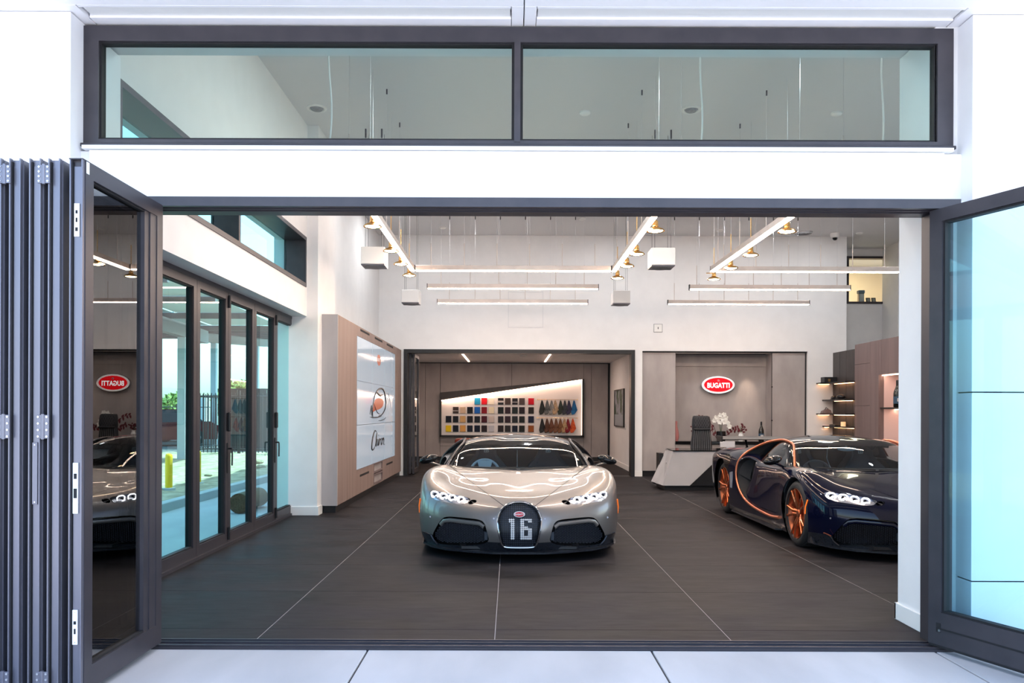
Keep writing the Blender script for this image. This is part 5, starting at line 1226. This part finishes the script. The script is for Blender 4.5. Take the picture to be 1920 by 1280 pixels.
# ---- chair: high-backed black quilted office chair
t = thing('office_chair', 'high-backed black quilted office chair behind the reception desk', 'chair', (3.86, 15.9, 0))
x, y = 3.86, 15.9
secs = [(.48, .21, .0), (.60, .225, .02), (.80, .21, .03), (.95, .19, .035), (1.06, .180, .04), (1.10, .185, .035), (1.16, .19, .03), (1.27, .18, .04), (1.33, .165, .05), (1.345, .14, .06)]
bm = B(); rg = []
for z, w, dy in secs: rg.append([bm.verts.new(p) for p in ((x-w, y+dy+.05, z), (x-w, y+dy+.01, z), (x-w*.8, y+dy-.03, z), (x+w*.8, y+dy-.03, z), (x+w, y+dy+.01, z), (x+w, y+dy+.05, z))])
for a, b in zip(rg[:-1], rg[1:]):
    for k in range(6): bm.faces.new([a[k], a[(k+1) % 6], b[(k+1) % 6], b[k]])
bm.faces.new(rg[0][::-1]); bm.faces.new(rg[-1]); bmesh.ops.recalc_face_normals(bm, faces=bm.faces)
m_cl = M('black_leather', (.022, .023, .027), .38)
bk = obj('backrest', bm, m_cl, t, smooth=True)
bm = B()
for k in range(-5, 6):
    for s in (1, -1):
        pts = []
        for z in np.linspace(1.10, 1.33, 8):
            xx = k*.05+s*(z-1.2)*.55
            if abs(xx) < .15: pts.append((x+xx, y-.002+.04*(z-1.1), z))
        if len(pts) > 1: tube(bm, pts, .004, 4)
obj('quilting', bm, M('quilt_thread', (.06, .06, .07), .5), bk, kind='stuff')
for k in range(-4, 5): obj('channel_seam', tube(B(), [(x+k*.045, y-.018, .55), (x+k*.040, y-.004, .95), (x+k*.036, y+.002, 1.06)], .003, 4), m_grille, bk)
obj('headrest_roll', bx(x-.165, x+.165, y-.035, y+.04, 1.055, 1.095, bev=.015, seg=2), m_cl, bk, smooth=True)
obj('seat', bx(x-.25, x+.25, y-.45, y+.05, .42, .52, bev=.03, seg=2), m_cl, t, smooth=True)
for s in (-1, 1): obj('armrest', tube(B(), [(x+s*.27, y-.0, .50), (x+s*.29, y-.05, .68), (x+s*.29, y-.30, .68), (x+s*.27, y-.34, .48)], .016, 8), m_chrome, t, smooth=True)
obj('gas_column', cyl(B(), (x, y-.2, .08), (x, y-.2, .43), .028), m_chrome, t)
for k in range(5):
    a = 2*PI*k/5+.3; e = (x+.29*math.cos(a), y-.2+.29*math.sin(a)); l = obj('base_arm', tube(B(), [(x, y-.2, .12), (e[0], e[1], .075)], [.024, .014], 8), m_chrome, t)
    obj('castor', cyl(B(), (e[0]-.012, e[1], .03), (e[0]+.012, e[1], .03), .03, n=16), m_black, l)
# ---- things on the back counter
CT = .775
def vase(x, y, prof, m, lb, nm='vase'):
    t = thing(nm, lb, 'vase', (x, y, CT)); obj('body', lathe(B(), prof, 24, Matrix.Translation((x, y, CT))), m, t, smooth=True); return t
m_wine = M('wine_red_leaf', (.10, .008, .015), .5); m_stem = M('stem_green', (.05, .09, .03), .6); m_petal = M('white_petal', (.86, .85, .80), .5)
def leaf_bm(bm, p, d, L, w, n=(0, -1, 0)):
    p = Vector(p); d = Vector(d).normalized(); s = d.cross(Vector(n)).normalized(); nn = s.cross(d)
    pts = [p, p+d*L*.3+s*w+nn*.006, p+d*L*.7+s*w*.8+nn*.004, p+d*L, p+d*L*.7-s*w*.8+nn*.004, p+d*L*.3-s*w+nn*.006]
    a = [bm.verts.new(q) for q in pts]; b = [bm.verts.new(q+nn*.004) for q in pts]
    bm.faces.new(a); bm.faces.new(b[::-1])
    for i in range(6): bm.faces.new([a[i], b[i], b[(i+1) % 6], a[(i+1) % 6]])
def bunch(x, y, lb, m, z0, h, r, nl, seed, grp=None):
    rnd = random.Random(seed); t = thing('flower_stems', lb, 'flowers', (x, y, z0), grp)
    for k in range(4):
        e = Vector((x+rnd.uniform(-r, r), y+rnd.uniform(-.04, .04), z0+h*rnd.uniform(.6, 1)))
        obj('stem', tube(B(), [(x, y, z0-.10), (x+(e.x-x)*.3, y, z0+h*.3), e], .0035, 5), m_stem, t)
        for q in range(nl): 
            bm = B(); leaf_bm(bm, e+Vector((rnd.uniform(-.05, .05), rnd.uniform(-.03, .03), rnd.uniform(-.10, .03))), (rnd.uniform(-1, 1), rnd.uniform(-.3, .3), rnd.uniform(-.4, 1)), rnd.uniform(.05, .08), rnd.uniform(.016, .026)); obj('petal', bm, m, t)
    return t
vx = PX(1304.5, 17.6)
vase(vx, 17.6, [(0, 0), (.045, 0), (.065, .06), (.055, .13), (.035, .17), (.045, .20), (.038, .20), (.03, .165), (0, .16)], m_white, 'small white jug vase on the left of the back counter')
bunch(vx-.01, 17.6, 'dark red flowers in the small white jug vase', m_wine, CT+.21, .13, .08, 4, 3)
vx = PX(1389, 17.6)
vase(vx, 17.6, [(0, 0), (.045, 0), (.065, .06), (.055, .13), (.035, .17), (.045, .20), (.038, .20), (.03, .165), (0, .16)], m_white, 'small white jug vase on the back counter above the car wing')
bunch(vx, 17.6, 'dark red sprig in the vase above the car wing', m_wine, CT+.21, .13, .06, 3, 5)
# red glass figure at the far left
vx = PX(1267.5, 17.55)
vase(vx, 17.56, [(0, 0), (.05, 0), (.07, .10), (.06, .22), (.03, .34), (.035, .44), (.02, .44), (0, .40)], M('dusty_pink_glaze', (.42, .16, .15), .4), 'slim dusty pink vase at the left end of the back counter')
# orchid with branch in a tall dark pot behind the chair
ox = PX(1352, 17.6)
vase(ox, 17.6, [(0, 0), (.09, 0), (.11, .12), (.10, .22), (.085, .22), (0, .20)], m_blackg, 'round black pot behind the office chair', 'plant_pot')
t = thing('orchid_arrangement', 'white orchid blossoms with dark red branches behind the office chair', 'flowers', (ox, 17.6, CT+.2))
rnd = random.Random(11)
for bx_ in (-.10, -.02, .06):
    top = Vector((ox+bx_, 17.55, PZ(783, 17.6))); obj('stem', tube(B(), [(ox, 17.6, CT+.15), (ox+bx_*.5, 17.6, CT+.4), top], .005, 6), m_stem, t)
pos = [(1343, 781), (1350, 777), (1357, 776), (1346, 785), (1354, 784), (1361, 782), (1340, 787), (1362, 789), (1366, 793), (1368, 798), (1349, 790), (1357, 790)]
for px, py in pos:
    c_ = Vector((PX(px, 17.5), 17.50+rnd.uniform(-.03, .03), PZ(py, 17.5))); bm = B()
    for k in range(5):
        a = 2*PI*k/5+rnd.uniform(0, 1); leaf_bm(bm, c_, (math.cos(a), -.15, math.sin(a)), .062, .026)
    bl = obj('blossom', bm, m_petal, t)
for br in ([(1350, 830), (1340, 800), (1326, 784), (1311, 780)], [(1350, 830), (1336, 806), (1318, 798)], [(1352, 825), (1372, 806), (1386, 800)]):
    P_ = [Vector((PX(a, 17.55), 17.58, PZ(b, 17.55))) for a, b in br]; s = obj('branch', tube(B(), P_, .006, 6), m_wine, t)
    for k in range(10):
        f_ = .35+.65*k/9; i = min(int(f_*(len(P_)-1)), len(P_)-2); q = P_[i].lerp(P_[i+1], f_*(len(P_)-1)-i); bm = B()
        leaf_bm(bm, q, (rnd.uniform(-1, .3), rnd.uniform(-.3, .3), (-1)**k*.9), rnd.uniform(.07, .10), .024); obj('leaf', bm, m_wine, s)
m_bott = M('bottle_glass_dark', (.006, .008, .008), .08, coat=.5)
def bottle(x, y, z, h, lb, parts=True):
    s = h/.46; t = thing('champagne_bottle', lb, 'bottle', (x, y, z), 'dark champagne bottles'); T = Matrix.Translation((x, y, z)) @ Matrix.Scale(s, 4)
    obj('body', lathe(B(), [(0, 0), (.055, 0), (.062, .01), (.062, .22), (.055, .27), (.030, .33), (.020, .37), (.019, .42), (0, .42)], 28, T), m_bott, t, smooth=True)
    obj('foil', lathe(B(), [(.0205, .36), (.022, .40), (.022, .44), (.018, .455), (0, .458)], 20, T), m_black, t, smooth=True)
    obj('label', lathe(B(), [(.0628, .06), (.0632, .07), (.0632, .17), (.0628, .18)], 28, T), M('bottle_label', (.03, .07, .12), .4), t, smooth=True)
    obj('label_print', text_bm('EB', .075*s, .001, .001, Matrix.Translation((x, y-.0645*s, z+.12*s)) @ FRONT, space=.8), m_ring, t)
bottle(PX(1427.5, 17.6), 17.6, CT, .44, 'dark champagne bottle at the right end of the back counter')

# ================================================================ right-hand cabinets and shelves
WX = 7.09
d7 = lambda px: WX*F/(px-CX)
t = thing('slatted_panel', 'dark bronze slatted wall panel in the right rear corner', 'wall panel', (WX, 16.8, 0))
ed = [d7(1606), d7(1599), d7(1586.5), d7(1574), 17.365]
for k in range(4): obj('slat', bx(WX, WX+.06, ed[k]+.004, ed[k+1]-.004, .10, 2.73, bev=.002), m_slat, t)
obj('backing', bx(WX+.05, WX+.28, ed[0], 17.36, 0, 2.73), m_black, t)
t = thing('wall_cabinet', 'tall mauve brown cabinet wall on the right with a lit niche', 'cabinet', (7.3, 15, 0))
CBX = WX-.04; CH2 = 2.81
e0, e1, e2 = d7(1606), d7(1635), d7(1651)
nz1, nz0 = PZ(700, 15.1), .42
yN0 = 12.0
obj('plinth', bx(CBX+.04, 7.45, 9.2, e0, 0, .10), m_black, t)
zz = [.10, PZ(758, 15.8), PZ(679.6, 15.8), CH2]
for a, b in zip(zz[:-1], zz[1:]): obj('door', bx(CBX, CBX+.03, e1+.003, e0-.003, a+.003, b-.003, bev=.0015), m_brown, t)
obj('upright', bx(CBX, CBX+.03, e2, e1-.003, .10, CH2, bev=.0015), m_brown, t)
obj('top_panel', bx(CBX, CBX+.03, d7(1656)-.003, e2-.003, nz1, CH2, bev=.0015), m_brown, t); obj('top_panel', bx(CBX, CBX+.03, yN0, d7(1656)-.009, nz1, CH2, bev=.0015), m_brown, t)
obj('front_panel', bx(CBX, CBX+.03, 9.2, yN0-.003, .10, CH2, bev=.0015), m_brown, t); obj('base_panel', bx(CBX, CBX+.03, yN0, e2-.003, .10, nz0, bev=.0015), m_brown, t)
obj('carcass', bx(CBX+.42, 7.55, 9.2, e0, .10, CH2), m_brown, t); obj('niche_side', bx(CBX+.03, CBX+.42, e2-.005, e0, .10, CH2), m_brown, t); obj('niche_side', bx(CBX+.03, CBX+.42, 9.2, yN0, .10, CH2), m_brown, t)
obj('niche_top', bx(CBX+.03, CBX+.42, yN0, e2, nz1, CH2-.02), m_brown, t); obj('niche_bottom', bx(CBX+.03, CBX+.42, yN0, e2, .10, nz0), m_brown, t)
m_pink = M('niche_lining', (.80, .62, .60), .7)
obj('niche_back', bx(CBX+.40, CBX+.42, yN0, e2-.01, nz0, nz1), m_pink, t); obj('niche_lining', bx(CBX+.10, CBX+.41, e2-.012, e2-.004, nz0, nz1), m_pink, t)
obj('niche_light', bx(CBX+.06, CBX+.09, yN0, e2-.02, nz1-.02, nz1-.005), m_ledw, t)
for z in (PZ(761, 14.8), .86):
    s = obj('niche_shelf', bx(CBX+.02, CBX+.41, yN0, e2-.02, z-.03, z), m_black, t); obj('shelf_light', bx(CBX+.30, CBX+.33, yN0, e2-.03, z-.042, z-.032), m_ledw, s)
bottle(PX(1682.5, 14.35), 14.35, PZ(761, 14.8), .50, 'champagne bottle with blue label in the pink lit cabinet niche')
m_lshelf = emis('amber_shelf_strip', (1, .50, .24), 6)
# floating shelves in the corner
def shelf(z, xl, y_end, lb, left=True, x0=None):
    t = thing('floating_shelf', lb, 'shelf', (WX-.12, 17.0, z), 'thin dark shelves in the rear right corner')
    y0 = 17.365
    if left: obj('board', prism(B(), [(xl, y0), (xl, y0-.22), (WX-.24, y0-.22), (WX-.24, y_end), (WX-.002, y_end), (WX-.002, y0)], XY, z-.028, z), m_black, t)
    else: obj('board', bx(WX-.24, WX-.002, y_end, y0-.02, z-.028, z), m_black, t)
    obj('under_light', bx(WX-.07, WX-.045, y_end+.03, y0-.25, z-.038, z-.030), m_lshelf, t)
    if left: obj('under_light', bx(xl+.03, WX-.10, y0-.06, y0-.035, z-.038, z-.030), m_lshelf, t)
shelf(2.07, PX(1534, 17.25), 16.15, 'topmost of four thin dark shelves in the rear right corner')
shelf(1.70, 0, 16.2, 'second of four thin dark shelves in the rear right corner', left=False)
shelf(1.40, PX(1534, 17.25), 16.15, 'third of four thin dark shelves in the rear right corner')
shelf(1.13, PX(1546, 17.25), 16.15, 'lowest of four thin dark shelves in the rear right corner')
sb = thing('gift_box', 'black box with a small gold emblem on the topmost corner shelf', 'box', (6.93, 17.2, 2.07))
obj('box_body', bx(PX(1543, 17.2), 7.08, 17.12, 17.33, 2.07, 2.19, bev=.003), m_black, sb); obj('emblem', bx(PX(1553, 17.1), PX(1557.5, 17.1), 17.116, 17.121, 2.09, 2.15), m_brass, sb)
def blob(nm, lb, cat, x, y, z, dims, m, part='body'):
    t = thing(nm, lb, cat, (x, y, z)); bm = B(); bmesh.ops.create_uvsphere(bm, u_segments=16, v_segments=10, radius=1, matrix=Matrix.Translation((x, y, z+dims[2]*.8)) @ Matrix.Diagonal((*dims, 1)))
    for v in bm.verts: v.co.z = max(v.co.z, z)
    obj(part, bm, m, t, smooth=True); return t
t = blob('dress_shoe', 'dark leather shoe on the second corner shelf', 'shoe', 6.95, 16.95, 1.70, (.05, .14, .045), m_blackg); obj('heel', bx(6.92, 6.98, 17.03, 17.08, 1.70, 1.715), m_black, t)
t = blob('peaked_cap', 'dark cap on the second corner shelf', 'cap', 6.95, 16.6, 1.70, (.09, .12, .06), m_black); obj('peak', bx(6.86, 6.95, 16.5, 16.7, 1.70, 1.712), m_blackg, t)
t = thing('leather_bag', 'small brown bag on the third corner shelf', 'bag', (6.86, 17.2, 1.40)); obj('bag_body', prism(B(), [(6.78, 1.40), (6.99, 1.40), (6.97, 1.47), (6.90, 1.50), (6.80, 1.45)], XZ, 17.16, 17.28), m_brown, t); obj('bag_handle', tube(B(), [(6.84, 17.2, 1.46), (6.88, 17.2, 1.53), (6.93, 17.2, 1.49)], .008), m_black, t)
t = thing('candle', 'squat glowing cream candle on the lowest corner shelf', 'candle', (7.0, 16.6, 1.13)); obj('wax', lathe(B(), [(0, 0), (.05, 0), (.05, .09), (.045, .095), (0, .09)], 24, Matrix.Translation((7.0, 16.6, 1.13))), M('candle_wax', (.85, .62, .38), .5, emit=(1, .6, .3), es=.3), t, smooth=True); obj('wick', cyl(B(), (7.0, 16.6, 1.22), (7.0, 16.6, 1.24), .003), m_black, t)
t = thing('open_case', 'flat dark case lying on the lowest corner shelf', 'case', (6.95, 16.85, 1.13)); obj('case_body', bx(6.87, 7.06, 16.70, 17.00, 1.13, 1.165, bev=.004), m_black, t); obj('case_lid', bx(6.89, 7.04, 16.72, 16.98, 1.166, 1.172), m_slat, t)
t = thing('folded_scarf', 'pale folded cloth on the lowest corner shelf left end', 'cloth', (6.90, 17.25, 1.13)); obj('cloth', bx(6.84, 7.0, 17.18, 17.30, 1.13, 1.15, bev=.008, seg=2), m_pink, t, smooth=True)
# things on the mezzanine sill
t = thing('water_cooler', 'grey dispenser standing behind the mezzanine window sill', 'dispenser', (8.42, 19.0, 4.0)); obj('body', bx(8.36, 8.49, 18.95, 19.05, 4.03, 4.28, bev=.01), m_lens, t); obj('head', bx(8.35, 8.50, 18.94, 19.06, 4.28, 4.36, bev=.01), M('dispenser_blue', (.10, .16, .24), .3), t)
for k, (x, lb) in enumerate(((8.61, 'left of two leaning dark frames on the mezzanine window sill'), (8.74, 'right of two leaning dark frames on the mezzanine window sill'))):
    t = thing('small_frame', lb, 'frame', (x, 19, 4.0), 'leaning frames on the mezzanine sill'); obj('board', prism(B(), [(x-.05, 4.03), (x+.05, 4.03), (x+.03, 4.18), (x-.07, 4.18)], XZ, 18.98, 19.0), m_black, t); obj('inset', prism(B(), [(x-.035, 4.05), (x+.035, 4.05), (x+.02, 4.16), (x-.05, 4.16)], XZ, 18.976, 18.981), m_grille, t)
struct('wall_mezzanine_shelf', bx(7.95, 8.90, 18.85, 19.25, 3.98, 4.03), m_black)

# ================================================================ outside, seen through the side doors
m_dirt = noisy('dry_dirt', (.24, .195, .13), (.42, .36, .26), 3.5, (.9, 1), bump=.6, detail=10)
m_asph = noisy('car_park_asphalt', (.07, .07, .075), (.11, .11, .115), 6, (.8, .95))
struct('path', bx(-4.9, -3.2, 4.755, 26, -.17, -.03), m_conc)
bm = bx(-5.06, -4.9, 4.755, 26, -.17, .10, bev=.012, seg=2); struct('curb', bm, m_conc, label='pale concrete kerb between the path and the dirt strip')
bm = B(); bmesh.ops.create_grid(bm, x_segments=70, y_segments=90, size=.5)
for v in bm.verts:
    X_ = -8.53+v.co.x*7.0; Y_ = 15.4+v.co.y*21.3; v.co = (X_, Y_, .04+.03*math.sin(X_*3.1+Y_*2.3)*math.sin(Y_*1.7)+random.uniform(-.014, .014))
tag(obj('dirt_strip', bm, m_dirt, smooth=True), kind='structure')
for (x, y, s, k) in ((-6.6, 20.5, .14, 0), (-6.0, 19.0, .09, 1), (-6.35, 16.6, .06, 2), (-6.9, 14.6, .07, 3)):
    bm = B(); bmesh.ops.create_icosphere(bm, subdivisions=2, radius=s, matrix=Matrix.Translation((x, y, .04+s*.35)) @ Matrix.Diagonal((1.4, 1, .55, 1)))
    for v in bm.verts: v.co += Vector((random.uniform(-1, 1), random.uniform(-1, 1), random.uniform(-1, 1)))*s*.10
    obj('rock', bm, m_dirt, label=['largest brown rock near the fence on the dirt strip', 'brown rock in the middle of the dirt strip', 'small rock beside the second yellow bollard', 'small rock near the first yellow bollard'][k], cat='rock', group='rocks on the dirt strip')
struct('car_park', bx(-60, -12.0, 4, 80, -.16, .0), m_asph); struct('car_park_far', bx(-12.0, -3.3, 26.2, 80, -.16, .0), m_asph)
m_yel = M('yellow_paint', (.90, .52, .01), .4)
for (px, D, lb) in ((317, 13.9, 'nearer yellow bollard on the dirt strip outside the side doors'), (371, 15.0, 'farther yellow bollard beside the fence side of the dirt strip')):
    x = PX(px, D); t = thing('bollard', lb, 'bollard', (x, D, .04), 'yellow bollards')
    obj('post', lathe(B(), [(.062, -.05), (.062, .56), (.058, .59), (.045, .61), (0, .62)], 24, Matrix.Translation((x, D, .04))), m_yel, t, smooth=True)
    obj('footing', lathe(B(), [(.11, -.05), (.11, .012), (.062, .018)], 24, Matrix.Translation((x, D, .04))), m_conc, t)
# rolled carpet
t = thing('rolled_carpet', 'rolled brown mat with a fringe lying on the path outside the side doors', 'mat', (-3.80, 11.0, -.03))
xr, yr, zr = -3.80, 11.05, -.03+.15
sp_ = []
for k in range(120):
    a = k*.42; r = .022+.0024*k*.42*1.0+.0; sp_.append((r*math.cos(a), r*math.sin(a)))
rmax = math.hypot(*sp_[-1])
bm = B(); ra = [bm.verts.new((xr+a*.148/rmax, yr, zr+b*.148/rmax)) for a, b in sp_]; rb = [bm.verts.new((xr+a*.148/rmax, yr+.9, zr+b*.148/rmax)) for a, b in sp_]
for i in range(len(sp_)-1): bm.faces.new([ra[i], ra[i+1], rb[i+1], rb[i]])
m_mat = noisy('olive_mat', (.10, .09, .055), (.17, .15, .10), 40, (.8, .9)); m_mat2 = noisy('mat_edge', (.09, .06, .03), (.2, .14, .08), 60, (.8, .9))
obj('roll', bm, m_mat, t, smooth=True)
obj('roll_core', cyl(B(), (xr, yr+.01, zr), (xr, yr+.89, zr), .138, n=32), m_mat2, t, smooth=True)
# exterior white column by the last pane
struct('wall_exterior_pier', bx(-4.06, -3.25, 13.6, 14.2, -.1, 4.6), m_wext)
# picket fence
def fence(x0, y0, x1, y1, n, lb, h=1.98):
    t = thing('picket_fence', lb, 'fence', ((x0+x1)/2, (y0+y1)/2, .03), 'black picket fence runs'); a = Vector((x0, y0, 0)); b = Vector((x1, y1, 0))
    for z in (.18, h-.10): obj('rail', tube(B(), [a+Vector((0, 0, z)), b+Vector((0, 0, z))], .022, 4), m_frame, t)
    pk = None
    for k in range(n+1):
        p = a.lerp(b, k/n)
        if k % 14 == 0: obj('fence_post', bx(p.x-.04, p.x+.04, p.y-.04, p.y+.04, 0, h+.08, bev=.005), m_frame, t); continue
        if pk is None: pk = obj('picket', bx(p.x-.012, p.x+.012, p.y-.012, p.y+.012, .06, h, bev=0), m_frame, t); p0_ = p.copy()
        else: o = pk.copy(); COL.objects.link(o); o.location = pk.location+(p-p0_)
fence(-10.5, 25.4, -5.2, 25.4, 42, 'black picket fence with upright bars beyond the dirt strip')
fence(-10.5, 25.5, -10.5, 46, 84, 'black picket fence side run going back to the car park')
fence(-26, 45, -15.5, 45, 42, 'distant pale picket fence at the car park edge', 1.7)
# enclosure panels behind the fence
t = thing('enclosure', 'dark sheet metal enclosure behind the picket fence', 'enclosure', (-7.9, 29, 0))
for k in range(9): obj('sheet', bx(-10.2+k*.52, -10.2+k*.52+.50, 28.0, 28.05, 0, 2.15), m_slat, t)
obj('cap_rail', bx(-10.2, -5.5, 27.98, 28.07, 2.15, 2.20), m_frame, t)
struct('wall_boundary', bx(-11.8, -4.4, 46, 46.3, 0, 2.0), M('block_wall', (.42, .42, .44), .9))
# solar carports
m_beam = M('dark_steel_beam', (.10, .085, .095), .5); m_solar = M('solar_underside', (.50, .55, .56), .4)
def carport(x0, x1, y0, y1, z0, z1, lb):
    t = thing('solar_carport', lb, 'carport', ((x0+x1)/2, (y0+y1)/2, 0), 'solar carports'); nx = 5; ny = max(2, int((y1-y0)/2.2))
    zf = lambda y: z0+(z1-z0)*(y-y0)/(y1-y0)
    for j in range(ny):
        for i in range(nx):
            a, b = x0+(x1-x0)*i/nx+.04, x0+(x1-x0)*(i+1)/nx-.04; c, d_ = y0+(y1-y0)*j/ny+.04, y0+(y1-y0)*(j+1)/ny-.04
            obj('solar_panel', solid([(a, c, zf(c)), (b, c, zf(c)), (b, d_, zf(d_)), (a, d_, zf(d_))], [(a, c, zf(c)+.05), (b, c, zf(c)+.05), (b, d_, zf(d_)+.05), (a, d_, zf(d_)+.05)]), m_solar, t)
    for j in range(0, ny+1, 1): y = y0+(y1-y0)*j/ny; obj('purlin', bx(x0, x1, y-.05, y+.05, zf(y)-.16, zf(y)-.01), m_beam, t)
    for x in (x0+(x1-x0)*.22, x0+(x1-x0)*.78): obj('girder', solid([(x-.12, y0, z0-.55), (x+.12, y0, z0-.55), (x+.12, y0, z0-.17), (x-.12, y0, z0-.17)], [(x-.12, y1, z1-.55), (x+.12, y1, z1-.55), (x+.12, y1, z1-.17), (x-.12, y1, z1-.17)]), m_beam, t)
    for y in (y0+(y1-y0)*.3, y0+(y1-y0)*.85):
        x = x0+(x1-x0)*.78; obj('column', bx(x-.11, x+.11, y-.11, y+.11, 0, zf(y)-.5), m_paper, t)
carport(-17.5, -7.0, 13.5, 24.0, 4.25, 4.0, 'nearest solar carport roof seen through the side doors')
carport(-23.0, -9.4, 30.0, 40.0, 4.6, 5.2, 'farther solar carport behind the picket fence')
# parked cars far off
def far_car(x, y, m, lb, rz=0):
    t = thing('parked_car', lb, 'car', (x, y, 0), 'cars in the distant car park'); T = Matrix.Translation((x, y, 0)) @ Matrix.Rotation(rz, 4, 'Z')
    def P(bm): bmesh.ops.transform(bm, matrix=T, verts=bm.verts); return bm
    obj('body', P(prism(B(), [(-2.2, .25), (2.2, .25), (2.28, .55), (2.1, .80), (1.1, .92), (-1.9, .98), (-2.25, .80)], lambda u, v, d: (d, u, v), -.88, .88)), m, t)
    obj('cabin', P(solid([(-.80, -1.7, .95), (.80, -1.7, .95), (.84, 1.15, .92), (-.84, 1.15, .92)], [(-.62, -1.2, 1.42), (.62, -1.2, 1.42), (.62, .35, 1.44), (-.62, .35, 1.44)])), m_blackg, t)
    obj('roof', P(bx(-.60, .60, -1.15, .32, 1.43, 1.46)), m, t)
    for sx in (-1, 1):
        for yy in (-1.35, 1.4): w = obj('wheel', P(cyl(B(), (sx*.70, yy, .33), (sx*.90, yy, .33), .33, n=24)), m_tyre, t, smooth=True); obj('hubcap', P(cyl(B(), (sx*.90, yy, .33), (sx*.91, yy, .33), .2, n=16)), m_steel, w)
        obj('tail_lamp', P(bx(sx*.45, sx*.85, -2.24, -2.2, .70, .82)), m_red, t); obj('head_lamp', P(bx(sx*.45, sx*.82, 2.2, 2.27, .55, .68)), m_lens, t)
m_rc = M('dark_red_car_paint', (.10, .012, .014), .25, coat=1); m_bc = M('dark_blue_car_paint', (.03, .05, .12), .25, coat=1); m_gc = M('grey_car_paint', (.12, .12, .13), .25, coat=1)
far_car(-14.2, 31.5, m_rc, 'dark red parked car seen left of the fence post', 2.2); far_car(-17.0, 35.5, m_bc, 'dark blue parked car behind the red one', 2.0); far_car(-12.6, 42.6, m_gc, 'dark grey parked car behind the picket fence', 2.4)
far_car(-7.7, 34.0, M('bright_blue_car_paint', (.02, .10, .35), .25, coat=1), 'blue parked car glimpsed through the fourth side pane', 1.6)
# trees
m_leafg = noisy('tree_leaves', (.10, .16, .03), (.26, .34, .08), 6, (.7, .9)); m_bark = noisy('bark', (.10, .08, .05), (.16, .12, .09), 8, (.8, .9))
def tree(x, y, h, r, lb, seed):
    rnd = random.Random(seed); t = thing('tree', lb, 'tree', (x, y, 0), 'trees beyond the car park'); obj('trunk', tube(B(), [(x, y, 0), (x+.1, y, h*.4), (x, y, h*.7)], [.16, .12, .06], 8), m_bark, t, smooth=True)
    bm = B()
    for k in range(1500):
        v = Vector((rnd.gauss(0, 1), rnd.gauss(0, 1), rnd.gauss(0, 1))).normalized()*rnd.uniform(.55, 1)*r; p = Vector((x, y, h-r))+Vector((v.x, v.y, v.z*.9)); s = rnd.uniform(.10, .2)
        a = Vector((rnd.uniform(-1, 1), rnd.uniform(-1, 1), rnd.uniform(-1, 1))).normalized()*s; b = a.orthogonal().normalized()*s*.6
        bm.faces.new([bm.verts.new(p-a), bm.verts.new(p+b), bm.verts.new(p+a), bm.verts.new(p-b)])
    obj('foliage', bm, m_leafg, t, kind='stuff')
tree(-22, 52, 2.7, 1.4, 'broad green tree above the car park in the first side pane', 1); tree(-19, 56, 2.5, 1.2, 'rounded green tree beside the broad one', 2); tree(-14.9, 43.0, 3.2, 1.3, 'yellow green tree seen through the third side pane', 3); tree(-30, 58, 3.2, 1.8, 'distant green tree at the far left of the car park', 4)
# low hills / neighbouring building closing the horizon
struct('neighbour_wall', bx(-60, -24, 62, 63, 0, 2.4), M('far_wall', (.55, .55, .56), .9))
